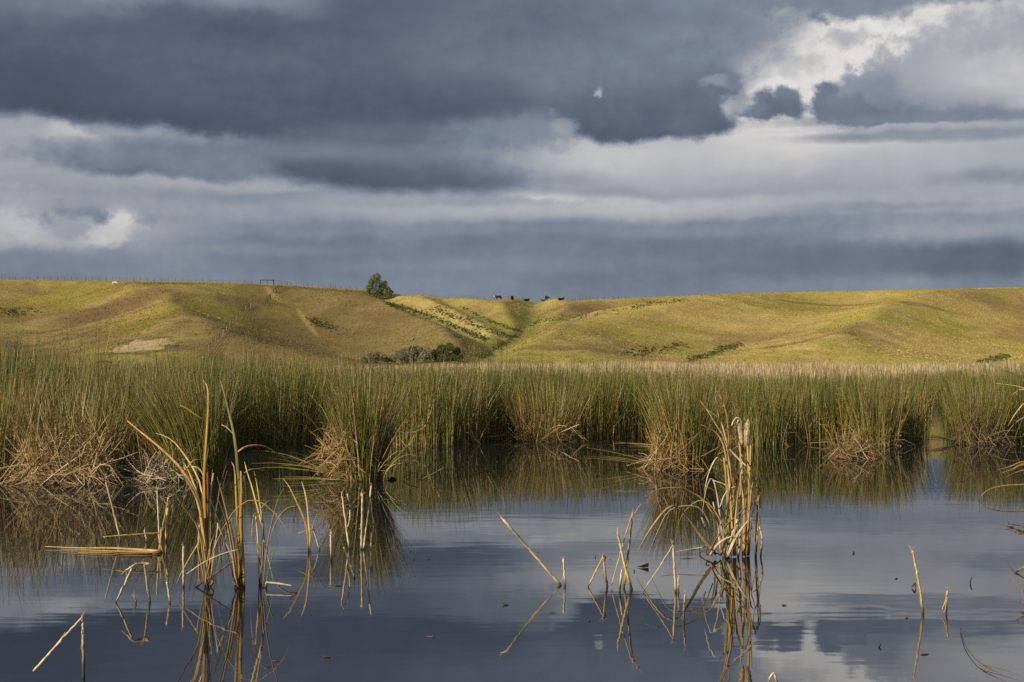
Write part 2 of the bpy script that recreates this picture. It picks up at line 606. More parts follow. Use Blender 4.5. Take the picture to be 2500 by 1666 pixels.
def hill_colour(x, y):
    x = np.asarray(x, float)
    y = np.asarray(y, float)
    gold = np.array((.49, .365, .12))
    pale = np.array((.60, .45, .17))
    ygr = np.array((.40, .33, .075))
    brn = np.array((.27, .18, .08))
    n1 = fbm(x / 34 + 3, y / 52 + 1, 4, 21)
    n2 = fbm(x / 9, y / 15, 4, 33)
    n3 = fbm(x / 2.2, y / 3.0, 3, 41)
    n4 = fbm(x / 17 + 7, y / 30, 4, 55)
    u = x / np.maximum(y, 1)
    c = gold[None] + (ygr - gold)[None] * sstep(.40, .62, n4)[..., None]
    left = 1 - sstep(-0.12, 0.02, u)  # weight that browns and dims the left hill's colour as shade
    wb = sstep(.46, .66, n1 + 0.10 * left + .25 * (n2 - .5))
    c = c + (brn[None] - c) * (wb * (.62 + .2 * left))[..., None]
    c = c + (pale[None] - c) * (sstep(.56, .74, n2) * .45)[..., None]
    for (p, wpx, hpx) in BROWN_SPOTS:
        rx = wpx / FPX * p[1]
        ry = hpx / FPX * p[1] * 5.0
        d = np.hypot((x - p[0]) / rx, (y - p[1]) / ry) + (n2 - .5) * 1.1
        c = c + (brn[None] * .92 - c) * (.75 * (1 - sstep(.5, 1.15, d)))[..., None]
    for (p, wpx, hpx, cc) in GRASS_SPOTS:
        rx = wpx / FPX * p[1]
        ry = hpx / FPX * p[1] * 5.0
        d = np.hypot((x - p[0]) / rx, (y - p[1]) / ry) + (n2 - .5) * 0.9
        c = c + (np.array(cc)[None] - c) * (.8 * (1 - sstep(.5, 1.15, d)))[..., None]
    # the slope between the left gully and the tree gully is browned to paint in its shade, the ridge beyond it paled as if sunlit
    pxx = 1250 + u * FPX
    cface_shade = sstep(540, 620, pxx + 60 * (n2 - .5)) * (1 - sstep(1120, 1190, pxx)) * (gully_dist(x, y, (1,)) > 0) * (1 - sstep(432, 452, y + 20 * (n2 - .5)))
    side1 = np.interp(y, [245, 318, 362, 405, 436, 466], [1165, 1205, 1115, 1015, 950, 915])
    cface_shade = cface_shade * (1 - sstep(-25, 10, pxx - side1))
    c = c + (np.array((.235, .165, .07))[None] * (.85 + .5 * n2)[..., None] - c) * (.72 * cface_shade)[..., None]
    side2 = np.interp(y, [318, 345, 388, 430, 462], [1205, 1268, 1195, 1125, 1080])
    dface_light = sstep(0, 25, pxx - side1) * (1 - sstep(-20, 5, pxx - side2)) * sstep(318, 340, y)
    c = c + (np.array((.56, .43, .17))[None] - c) * (.6 * dface_light)[..., None]
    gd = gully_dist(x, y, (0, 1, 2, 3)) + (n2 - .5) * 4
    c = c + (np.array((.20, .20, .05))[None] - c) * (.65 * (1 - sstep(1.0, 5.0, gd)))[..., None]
    # the near spur of the left hill: a thin sunlit rim painted pale, shade painted brown left of it, olive grass on the slope that meets it from the right
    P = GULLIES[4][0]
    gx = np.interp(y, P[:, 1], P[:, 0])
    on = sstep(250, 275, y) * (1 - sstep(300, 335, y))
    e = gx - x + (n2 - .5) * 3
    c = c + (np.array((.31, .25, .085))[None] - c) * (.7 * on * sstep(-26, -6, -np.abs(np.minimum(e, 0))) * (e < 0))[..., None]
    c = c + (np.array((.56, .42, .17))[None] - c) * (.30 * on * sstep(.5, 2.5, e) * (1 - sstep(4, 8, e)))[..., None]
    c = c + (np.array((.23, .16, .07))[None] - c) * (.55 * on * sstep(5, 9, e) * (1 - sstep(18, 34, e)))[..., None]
    top = sstep(415, 445, y + 22 * (n2 - .5))
    c = c + (np.array((.50, .38, .11))[None] - c) * (top * .55)[..., None]
    d = np.hypot((x - SAND[0]) / SAND_RX, (y - (SAND_A + SAND_B) / 2) / max(2.0, abs(SAND_A - SAND_B) / 2)) + (n3 - .5) * 1.5 + (n2 - .5) * 1.3
    c = c + (np.array((.15, .11, .06))[None] - c) * (.6 * (1 - sstep(1.1, 1.5, d)))[..., None]
    c = c + (np.array((.66, .49, .26))[None] - c) * (1 - sstep(.75, 1.1, d))[..., None]
    flat = 1 - sstep(222, 246, y)
    c = c + (np.array((.34, .27, .12))[None] - c) * (flat * .7)[..., None]
    c = c * (1 - .22 * left * (1 - sstep(425, 450, y)))[..., None]  # shade over the left hill, darkened into its colour below the crest
    c = c * (.82 + .36 * n3)[..., None]
    return c


def build_hills():
    us = np.concatenate([np.linspace(-.85, -.42, 40, endpoint=False), np.linspace(-.42, .42, 620), np.linspace(.42, .85, 41)[1:]])
    ys = np.concatenate([np.linspace(52, 225, 36, endpoint=False), np.linspace(225, 500, 330), np.linspace(500, 900, 22)[1:]])
    uu, yy = np.meshgrid(us, ys)
    xx = uu * yy
    zz = terrain(xx, yy)
    V = np.stack([xx, yy, zz], -1).reshape(-1, 3)
    n, m = len(ys), len(us)
    i = np.arange((n - 1) * (m - 1))
    r, c = i // (m - 1), i % (m - 1)
    F = np.stack([r * m + c, r * m + c + 1, (r + 1) * m + c + 1, (r + 1) * m + c], -1)
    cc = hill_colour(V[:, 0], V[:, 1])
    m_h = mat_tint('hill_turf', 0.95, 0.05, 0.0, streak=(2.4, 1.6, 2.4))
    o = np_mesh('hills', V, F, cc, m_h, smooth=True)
    tag(o, kind='structure', label='rolling dry grass hills behind the marsh')
    # loose grass standing on the slopes
    cnt = 120000
    q = RNG.random(cnt)
    y = 226 + (q ** 0.8) * 250
    u = RNG.uniform(-.40, .40, cnt)
    x = u * y
    z = terrain(x, y)
    h = (.06 + .16 * RNG.random(cnt) ** 3) * (.6 + .9 * fbm(x / 7, y / 9, 3, 77))
    w = .10 + .22 * RNG.random(cnt)
    az = RNG.uniform(0, 2 * math.pi, cnt)
    sx, sy = np.cos(az) * w, np.sin(az) * w
    ln = RNG.normal(0, .14, (cnt, 2))
    p = np.stack([x, y, z - .05], -1)
    a = p + np.stack([-sx, -sy, 0 * x], -1)
    b = p + np.stack([sx, sy, 0 * x], -1)
    t = p + np.stack([ln[:, 0], ln[:, 1], h + .05], -1)
    V = np.stack([a, b, t], 1).reshape(-1, 3)
    F = np.arange(cnt * 3).reshape(-1, 3)
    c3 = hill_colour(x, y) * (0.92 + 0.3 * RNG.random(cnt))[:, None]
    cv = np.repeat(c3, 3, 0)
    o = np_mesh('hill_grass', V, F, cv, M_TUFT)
    tag(o, kind='stuff', label='short dry grass standing all over the hillsides')


build_hills()


def build_ground_and_water():
    m = bpy.data.materials.new('mud')
    m.use_nodes = True
    nt = m.node_tree
    b = nt.nodes['Principled BSDF']
    nz = nt.nodes.new('ShaderNodeTexNoise')
    nz.inputs['Scale'].default_value = 0.4
    rp = nt.nodes.new('ShaderNodeValToRGB')
    rp.color_ramp.elements[0].color = (.05, .04, .025, 1)
    rp.color_ramp.elements[1].color = (.22, .18, .08, 1)
    nt.links.new(nz.outputs[0], rp.inputs[0])
    nt.links.new(rp.outputs[0], b.inputs['Base Color'])
    b.inputs['Roughness'].default_value = 0.9
    S = 4000
    o = np_mesh('ground', [(-S, -S, -.9), (S, -S, -.9), (S, S, -.9), (-S, S, -.9)], [(0, 1, 2, 3)], None, m)
    tag(o, kind='structure', label='marsh ground under the pond and plain')

    m = bpy.data.materials.new('pond_water')
    m.use_nodes = True
    nt = m.node_tree
    N, L = nt.nodes, nt.links
    b = N['Principled BSDF']
    b.inputs['Base Color'].default_value = (.016, .018, .018, 1)
    b.inputs['Roughness'].default_value = 0.012
    b.inputs['IOR'].default_value = 4.6
    tc = N.new('ShaderNodeTexCoord')

    def nz3(scale, detail, loc=(0, 0, 0)):
        mp = N.new('ShaderNodeMapping')
        mp.inputs['Scale'].default_value = scale
        mp.inputs['Location'].default_value = loc
        L.new(tc.outputs['Object'], mp.inputs[0])
        n = N.new('ShaderNodeTexNoise')
        n.inputs['Scale'].default_value = 1.0
        n.inputs['Detail'].default_value = detail
        L.new(mp.outputs[0], n.inputs['Vector'])
        return n

    r1 = nz3((2.2, 11.0, 1), 2.0)
    r2 = nz3((0.9, 3.2, 1), 1.0, (4, 2, 0))
    patch = nz3((0.10, 0.42, 1), 2.0, (1.3, 5.2, 0))

    def vm(op, a, bb=None, scale=None):
        n = N.new('ShaderNodeVectorMath')
        n.operation = op
        for s, v in ((n.inputs[0], a), (n.inputs[1], bb)):
            if v is None:
                continue
            if isinstance(v, bpy.types.NodeSocket):
                L.new(v, s)
            else:
                s.default_value = v
        if scale is not None:
            if isinstance(scale, bpy.types.NodeSocket):
                L.new(scale, n.inputs['Scale'])
            else:
                n.inputs['Scale'].default_value = scale
        return n.outputs[0]

    mr = N.new('ShaderNodeMapRange')
    mr.inputs['From Min'].default_value = .42
    mr.inputs['From Max'].default_value = .66
    mr.inputs['To Min'].default_value = .5
    mr.inputs['To Max'].default_value = 1.0
    L.new(patch.outputs[0], mr.inputs[0])
    a1 = vm('MULTIPLY', vm('SUBTRACT', r1.outputs['Color'], (.5, .5, .5)), (.007, .015, 0))
    a1 = vm('SCALE', a1, scale=mr.outputs[0])
    a2 = vm('MULTIPLY', vm('SUBTRACT', r2.outputs['Color'], (.5, .5, .5)), (.003, .003, 0))
    nn = vm('NORMALIZE', vm('ADD', vm('ADD', a1, a2), (0, 0, 1)))
    L.new(nn, b.inputs['Normal'])
    o = np_mesh('water', [(-160, -60, 0), (160, -60, 0), (160, 110, 0), (-160, 110, 0)], [(0, 1, 2, 3)], None, m)
    tag(o, kind='structure', label='still dark pond mirroring the clouds')


build_ground_and_water()

# ------------------------------------------------------------------ rushes and reeds


def strips(P, W, side, c0, c1, tpow=1.0):
    """P (n,s,3) centre lines, W (n,s) half widths, side (n,3) -> verts, quads, colours"""
    n, s, _ = P.shape
    sd = side[:, None, :] * W[..., None]
    V = np.stack([P - sd, P + sd], 2).reshape(-1, 3)
    base = (np.arange(n) * s * 2)[:, None, None]
    k = np.arange(s - 1)[None, :, None] * 2
    F = (base + k + np.array([0, 1, 3, 2])[None, None]).reshape(-1, 4)
    t = (np.linspace(0, 1, s) ** tpow)[None, :, None]
    cc = c0[:, None, :] * (1 - t) + c1[:, None, :] * t
    cc = np.repeat(cc, 2, 1).reshape(-1, 3)
    return V, F, cc


def join(parts):
    V, F, Cc, off = [], [], [], 0
    for v, f, c in parts:
        V.append(v)
        F.append(f + off)
        Cc.append(c)
        off += len(v)
    return np.concatenate(V), np.concatenate(F), np.concatenate(Cc)


GREENS = np.array([(.072, .125, .012), (.115, .16, .015), (.04, .075, .010), (.22, .20, .022), (.12, .13, .022)])
STRAWS = np.array([(.46, .32, .14), (.36, .23, .09), (.54, .41, .22), (.30, .18, .06), (.44, .35, .19)])
RUSTS = np.array([(.32, .17, .05), (.25, .14, .055), (.42, .24, .075)])


def pick(arr, n, jit=.30):
    c = arr[RNG.integers(0, len(arr), n)]
    return c * (1 + jit * RNG.normal(0, 1, (n, 1))).clip(.35, 1.8)


def rush(root, h, az, lean, droop, w, mix, s=4):
    """upright rushes; mix = share of dry stalks per blade"""
    n = len(h)
    t = np.linspace(0, 1, s)[None, :]
    ln = lean[:, None]
    hz = h[:, None] * (ln * t ** 1.25 + droop[:, None] * t ** 3)
    zz = h[:, None] * (np.sqrt(np.clip(1 - ln ** 2, .05, 1)) * t - .5 * droop[:, None] * t ** 3)
    P = np.stack([root[:, 0:1] + np.cos(az)[:, None] * hz, root[:, 1:2] + np.sin(az)[:, None] * hz, root[:, 2:3] + zz], -1)
    W = w[:, None] * (1.0 - .82 * t ** 1.8)
    fa = RNG.normal(0, .7, n)
    side = np.stack([np.cos(fa), np.sin(fa), np.zeros(n)], -1)
    dry = RNG.random(n) < mix
    c0 = np.where(dry[:, None], pick(STRAWS, n), pick(GREENS, n))
    rust = RNG.random(n) < .34
    c0 = np.where((rust & dry)[:, None], pick(RUSTS, n), c0)
    tipdry = RNG.random(n) < .22
    c1 = np.where(tipdry[:, None], c0 * .4 + pick(STRAWS, n) * .35, c0 * np.array([.84, .84, .62]))
    c0 = np.where(dry[:, None], c0, c0 * .75 + np.array([.085, .06, .008]))     # rushes run from yellow at the foot to deep green at the tip
    return strips(P, W, side, c0, c1, .8)


def tangle(n, cx, cy, rx, ry, L0, L1, zmax, wid, cols=STRAWS, flat=.5, az0=None, azs=math.pi):
    """dead stalks fallen through one another: long, nearly straight, sagging a little, some snapped"""
    a = RNG.uniform(0, 2 * math.pi, n)
    rr = np.sqrt(RNG.random(n))
    x0 = cx + np.cos(a) * rr * rx
    y0 = cy + np.sin(a) * rr * ry
    hgt = zmax * np.sqrt(np.clip(1 - rr ** 2, .05, 1))
    hgt = hgt * (.55 + .7 * vnoise(x0 * 2.3 + 9, y0 * 2.3, 4))
    zc = hgt * RNG.random(n) ** 1.8
    az = np.where(RNG.random(n) < .5, 0.0, math.pi) + RNG.normal(0, .75, n) if az0 is None else az0 + RNG.normal(0, azs, n)
    L = RNG.uniform(L0, L1, n)
    el = RNG.normal(.15, .55, n)
    el = np.where(RNG.random(n) < .38, RNG.uniform(.7, 1.45, n) * np.where(RNG.random(n) < .6, 1, -1), el)
    t = np.linspace(-.5, .5, 5)[None, :]
    ca, sa, ce, se = np.cos(az)[:, None], np.sin(az)[:, None], np.cos(el)[:, None], np.sin(el)[:, None]
    Lc = L[:, None]
    sag = RNG.normal(.10, .16, n)[:, None] * Lc * (t * t * 4)
    X = x0[:, None] + ca * ce * Lc * t
    Y = y0[:, None] + sa * ce * Lc * t
    Z = np.maximum(zc, .5 * np.abs(np.sin(el)) * L)[:, None] + se * Lc * t - sag
    snap = (RNG.random(n) < .22)[:, None]
    k = np.maximum(t - RNG.uniform(-.1, .25, n)[:, None], 0)
    Z = np.where(snap, Z - 1.5 * np.abs(RNG.normal(.5, .4, n))[:, None] * k * Lc, Z)
    Z = np.maximum(Z, -.03 + .01 * RNG.random(n)[:, None])
    P = np.stack([X, Y, Z], -1)
    W = (wid * RNG.uniform(.6, 1.3, n))[:, None] * np.array([.9, 1.0, 1.0, .85, .4])[None]
    # a stalk is about as wide seen from any side: turn its width across its own run
    d = P[:, 4] - P[:, 0]
    d = d / (np.linalg.norm(d, axis=1) + 1e-6)[:, None]
    fa = RNG.normal(0, .6, n)
    side = np.cross(d, np.stack([np.sin(fa), np.cos(fa), RNG.normal(0, .3, n)], -1))
    side /= np.linalg.norm(side, axis=1)[:, None] + 1e-6
    c0 = pick(cols, n, .25)
    c1 = c0 * 1.1
    return strips(P, W, side, c0, c1)


# front edge of the reed bed as it meets the water: photograph x -> waterline y
EDGE = np.array([(-900, 1120), (-300, 1118), (330, 1115), (520, 1096), (560, 1088), (600, 1076), (640, 1084), (700, 1082), (760, 1078), (850, 1074),
                 (930, 1084), (1010, 1090), (1100, 1086), (1180, 1076), (1280, 1070), (1450, 1071), (1560, 1068), (1650, 1070), (1740, 1086),
                 (1850, 1092), (1960, 1086), (2100, 1088), (2185, 1084), (2214, 1074), (2224, 1000), (2232, 985), (2348, 985), (2356, 1000), (2366, 1066), (2450, 1082),
                 (2800, 1090), (3600, 1100)], float)
EU, _ = ray(EDGE[:, 0], EDGE[:, 1])
EY = np.array([water_dist(p) for p in EDGE[:, 1]])
TOPS = np.array([(-900, 872), (0, 876), (330, 880), (560, 884), (700, 887), (850, 891), (1000, 896), (1250, 896), (1500, 900), (1700, 905), (1900, 914),
                 (2050, 918), (2200, 912), (2330, 906), (2500, 900), (3600, 890)], float)
TU, TB = ray(TOPS[:, 0], TOPS[:, 1])


def build_reed_bed():
    parts = []

    def zone(ncl, dy0, dy1, umax, per, rad, wid, hvar, back=None, pw=1.0):
        u = RNG.uniform(-umax, umax, ncl)
        e = np.interp(u, EU, EY)
        e = e + np.abs(RNG.normal(0, .35, ncl))
        yc = e + dy0 + (dy1 - dy0) * RNG.random(ncl) ** pw
        xc = u * yc
        k = RNG.integers(int(per * .6), int(per * 1.4), ncl)
        idx = np.repeat(np.arange(ncl), k)
        n = len(idx)
        a = RNG.uniform(0, 2 * math.pi, n)
        r = rad * np.sqrt(RNG.random(n)) * RNG.uniform(.6, 1.4, ncl)[idx]
        x = xc[idx] + np.cos(a) * r
        y = yc[idx] + np.sin(a) * r
        Ht = EYE + np.interp(x / y, TU, TB) * 36.0 + .02
        cl = ((1 + hvar * RNG.normal(0, 1, ncl)) * (1 + .24 * (fbm(xc / 1.6, yc / 2.5, 3, 61) - .5) * 2))[idx]
        h = Ht * cl * (0.62 + .40 * RNG.random(n) ** .6)
        long_ = RNG.random(n) < .035
        h = np.where(long_, h * RNG.uniform(1.08, 1.22, n), h)
        lean = np.abs(RNG.normal(.03, .11, n)) + .06 * r / rad * RNG.random(n)
        bent = RNG.random(n) < .06
        lean = np.where(bent, lean + RNG.uniform(.2, .6, n), lean)
        droop = np.where(RNG.random(n) < .2, RNG.uniform(0, .18, n), .02)
        az = a + RNG.normal(0, 1.2, n)
        mixc = np.clip(.26 + .30 * (fbm(xc / 2.2 + 3, yc / 2.2, 3, 3) - .5) * 3 + RNG.normal(0, .22, ncl), .03, .95)[idx]
        ground = np.where(y > 58, terrain(x, y), -.05) - .05
        root = np.stack([x, y, np.maximum(ground, -.12)], -1)
        w = wid * RNG.uniform(.55, 1.25, n)
        parts.append(rush(root, h, az, np.clip(lean, 0, .9), droop, w, mixc))

    zone(1050, 0, 1.6, .46, 30, .50, .0064, .12)
    zone(1200, 1.2, 5.5, .46, 30, .60, .0066, .12)
    zone(900, 5, 16, .46, 36, .5, .0062, .05)
    zone(800, 16, 42, .44, 30, .7, .0085, .05)
    # broken stalks leaning along the water's edge
    u = RNG.uniform(-.42, .42, 60)
    for ui in u:
        y = float(np.interp(ui, EU, EY))
        parts.append(tangle(RNG.integers(6, 16), ui * y, y + .1, .35, .25, .4, 1.1, .6, .0045))
    # sparse stout pale stalks among the front rows, leaning every way
    n = 7000
    u = RNG.uniform(-.42, .42, n)
    y = np.interp(u, EU, EY) + .1 + 6.0 * RNG.random(n) ** 1.6
    x = u * y
    h = (EYE + np.interp(u, TU, TB) * 36.0) * (.45 + .6 * RNG.random(n))
    parts.append(rush(np.stack([x, y, np.full(n, -.1)], -1), h, RNG.uniform(0, 6.28, n), np.clip(np.abs(RNG.normal(.12, .16, n)), 0, .85), RNG.uniform(0, .12, n),
                      .0075 * RNG.uniform(.6, 1.2, n), np.full(n, .93)))
    V, F, Cc = join(parts)
    o = np_mesh('reed_bed', V, F, Cc, M_BLADE)
    tag(o, kind='stuff', label='dense band of green rushes along the far water edge')

    # pale dry grass of the plain behind the rushes
    n = 60000
    y = 84 + 146 * RNG.random(n) ** 1.1
    u = RNG.uniform(-.42, .42, n)
    x = u * y
    z = terrain(x, y)
    px = 1250 + u * FPX
    tall = np.interp(px, [0, 500, 850, 1040, 1200, 2500], [.55, .55, .45, .75, .95, 1.0])
    h = tall * (.5 + .6 * RNG.random(n) ** 1.5) * (.55 + .85 * fbm(x / 4, y / 6, 3, 8))
    root = np.stack([x, y, z - .05], -1)
    az = RNG.uniform(0, 2 * math.pi, n)
    t = np.linspace(0, 1, 3)[None, :]
    lean = np.abs(RNG.normal(.1, .12, n))
    hz = h[:, None] * lean[:, None] * t ** 1.4
    P = np.stack([root[:, 0:1] + np.cos(az)[:, None] * hz, root[:, 1:2] + np.sin(az)[:, None] * hz, root[:, 2:3] + h[:, None] * t], -1)
    W = (.018 + .022 * RNG.random(n))[:, None] * (1 - .8 * t)
    fa = RNG.normal(0, .8, n)
    side = np.stack([np.cos(fa), np.sin(fa), 0 * fa], -1)
    pal = np.array([(.68, .55, .36), (.60, .45, .25), (.76, .65, .47), (.54, .40, .21)])
    org = np.array([(.42, .29, .12), (.34, .24, .10), (.30, .26, .09), (.46, .34, .17)])
    sel = RNG.random(n) < np.interp(px, [700, 1080, 1900, 2500], [.12, .95, .75, .6]) * (.45 + 1.0 * fbm(x / 6, y / 12, 3, 91))
    c = np.where(sel[:, None], pick(pal, n, .1), pick(org, n, .15))
    V, F, Cc = strips(P, W, side, c * .8, c * 1.05)
    o = np_mesh('dry_grass', V, F, Cc, M_TUFT)
    tag(o, kind='stuff', label='pale dry grass on the plain between rushes and hills')


build_reed_bed()


def tussock(name, label, px, py, rad, h, green, dry, mixd=.25, spread=.35, dead_h=.7, dead_r=None, dead_dx=0., dead_len=(.5, 1.2), dead_cols=STRAWS,
            lean_dir=None, lean_amt=0., low=(), wid=.0048, ry=None, deep=0., dead_dy=-.05, dead_lift=0., ragged=0.):
    Y = water_dist(py)
    c = at(px, py, Y)
    c.y += deep
    root = empty(name, (c.x, c.y, 0), label, 'rush clump', 'rush tussocks standing in the water')
    n = green
    a = RNG.uniform(0, 2 * math.pi, n)
    r = rad * np.sqrt(RNG.random(n))
    x = np.cos(a) * r
    y = np.sin(a) * r * (ry or 1.0)
    hh = h * (.55 + .5 * RNG.random(n) ** .7) * (1 - ragged * RNG.random(n))
    lean = np.clip(np.abs(RNG.normal(.04, .08, n)) + spread * (r / rad) * RNG.random(n), 0, .93)
    az = a + RNG.normal(0, .5, n)
    if lean_dir is not None:
        ex = np.cos(az) * lean + math.cos(lean_dir) * lean_amt * RNG.uniform(.3, 1.3, n)
        ey = np.sin(az) * lean + math.sin(lean_dir) * lean_amt * RNG.uniform(.3, 1.3, n)
        az = np.arctan2(ey, ex)
        lean = np.clip(np.hypot(ex, ey), 0, .93)
    droop = np.where(RNG.random(n) < .25, RNG.uniform(0, .25, n), .02)
    v = rush(np.stack([x, y, np.full(n, -.08)], -1), hh, az, lean, droop, wid * RNG.uniform(.55, 1.3, n), np.full(n, mixd), s=5)
    o = np_mesh('blades', *v, M_BLADE, root)
    o['kind'] = 'stuff'
    pr = []
    if dry:
        dr = dead_r or rad
        v = tangle(dry, dead_dx, dead_dy, dr, dr * .6, dead_len[0], dead_len[1], dead_h, wid, dead_cols)
        if dead_lift:
            v[0][:, 2] += dead_lift * np.repeat(RNG.random(dry), 10)
        pr.append(v)
    for (dx0, dz, ang, ln, m) in low:          # long blades arching low over the water
        k = m
        e = RNG.normal(ang, .07, k)
        L = ln * RNG.uniform(.6, 1.05, k)
        t = np.linspace(0, 1, 6)[None, :]
        sgn = 1 if math.cos(ang) > 0 else -1
        el = np.abs(np.sin(e))[:, None]
        hx = np.cos(e)[:, None] * L[:, None] * t
        hz = el * L[:, None] * (t - .42 * t ** 2.6 * RNG.uniform(.3, 1.5, k)[:, None])
        yj = RNG.normal(0, .25, k)[:, None] * t
        P = np.stack([dx0 + RNG.normal(0, .08, k)[:, None] + hx, -.1 + yj, np.maximum(dz + hz, .005)], -1)
        W = (wid * 1.1 * RNG.uniform(.6, 1.2, k))[:, None] * (1 - .8 * t ** 2)
        side = np.stack([0 * L + .25 * -sgn, RNG.normal(0, .2, k), np.ones(k)], -1)
        side /= np.linalg.norm(side, axis=1)[:, None]
        cc = pick(np.concatenate([GREENS[3:] * 1.3, STRAWS]), k)
        pr.append(strips(P, W, side, cc, cc * 1.1))
    if pr:
        o = np_mesh('dead_stalks', *join(pr), M_DRY, root)
        o['kind'] = 'stuff'
    return root


GREY_STRAW = np.array([(.52, .42, .30), (.44, .35, .24), (.60, .50, .38), (.36, .25, .14), (.48, .33, .16)])
WARM_STRAW = np.array([(.52, .38, .20), (.44, .31, .15), (.58, .46, .28), (.34, .22, .10), (.46, .29, .11)])
DARK_STRAW = np.array([(.20, .13, .07), (.15, .10, .06), (.26, .17, .09), (.30, .22, .14)])

tussock('rush_tussock', 'tall tawny rush clump cut by the left edge with stalks above all others', -10, 1172, .50, 2.15, 800, 120, .5, .20, .4, .5, ragged=.4)
tussock('rush_tussock', 'big heap of collapsed grey straw stalks beside the left edge', 178, 1173, .62, 1.60, 560, 640, .55, .40, .80, .66, 0, (.45, 1.3), WARM_STRAW, wid=.0050, dead_dy=-.40)
tussock('rush_tussock', 'tall straw and green rushes rising behind the collapsed straw heap', 70, 1150, .75, 1.86, 1100, 60, .55, .18, .5, ry=.6, ragged=.4)
tussock('rush_tussock', 'green rush clump fanned out to the left behind the leaning orange leaves', 480, 1173, .36, 1.72, 1000, 210, .34, .30, .42, .5, -.42, (.35, .8), GREY_STRAW,
        lean_dir=math.pi, lean_amt=.32, low=[(-.2, .02, math.pi - .25, 1.0, 7)], dead_dy=-.2)
tussock('rush_tussock', 'green and grey rushes between straw heap and fanned clump', 330, 1160, .45, 1.62, 800, 130, .45, .25, .5, .6, 0, (.4, .9), GREY_STRAW, dead_dy=-.25)
tussock('rush_tussock', 'lone dense rush clump standing free in the open water left of middle', 886, 1173, .26, 1.66, 1050, 230, .42, .30, 1.0, .32, -.26, (.35, .95),
        np.concatenate([WARM_STRAW, RUSTS]), low=[(-.1, .02, math.pi - .34, 1.5, 11), (.2, .02, .95, .9, 26), (-.2, .01, math.pi - .06, 1.1, 3)], dead_dy=-.10, dead_lift=.35)
tussock('rush_tussock', 'rush clump with a straw skirt just left of the fluffy cattail heads', 1676, 1143, .40, 1.60, 1000, 250, .42, .32, .62, .42, -.24, (.4, 1.0),
        np.concatenate([STRAWS, RUSTS]), low=[(-.3, .02, math.pi - .24, 1.35, 7), (-.3, .3, math.pi - .14, 1.1, 5), (.3, .02, .85, .9, 20)], dead_dy=-.25)
tussock('rush_tussock', 'low brown tangled clump at the waterline in the middle of the bed', 1335, 1076, .62, 1.45, 800, 170, .62, .4, .55, .75, 0, (.4, 1.1),
        np.concatenate([STRAWS, RUSTS]), dead_dy=-.3)
tussock('rush_tussock', 'dark brown tangled clump right of the gap with the golden reflection', 2386, 1083, .46, 1.50, 700, 210, .45, .30, .75, .5, 0, (.4, 1.1), DARK_STRAW,
        low=[(-.3, .05, math.pi - .16, 1.3, 10)], dead_dy=-.3)
tussock('rush_tussock', 'sunlit tawny clump at the left side of the gap in the rushes', 2138, 1087, .50, 1.42, 900, 110, .5, .22, .4, .55, -.1, (.3, .9), STRAWS, dead_dy=-.2)
tussock('rush_tussock', 'shadowy clump with dead brown stalks behind the two tall cattail leaves', 705, 1064, .5, 1.55, 420, 220, .6, .25, 1.0, .45, 0, (.5, 1.3), DARK_STRAW, dead_dy=-.3)

# ------------------------------------------------------------------ cattails and broken stems in front


def spline(pts, n):
    P = np.array([tuple(p) for p in pts], float)
    if len(P) == 2:
        t = np.linspace(0, 1, n)[:, None]
        return P[0] * (1 - t) + P[1] * t
    Q = np.concatenate([[2 * P[0] - P[1]], P, [2 * P[-1] - P[-2]]])
    out = []
    segs = len(P) - 1
    for i in range(n):
        s = i / (n - 1) * segs
        k = min(int(s), segs - 1)
        t = s - k
        p0, p1, p2, p3 = Q[k:k + 4]
        out.append(.5 * (2 * p1 + (p2 - p0) * t + (2 * p0 - 5 * p1 + 4 * p2 - p3) * t * t + (3 * p1 - p0 - 3 * p2 + p3) * t ** 3))
    return np.array(out)


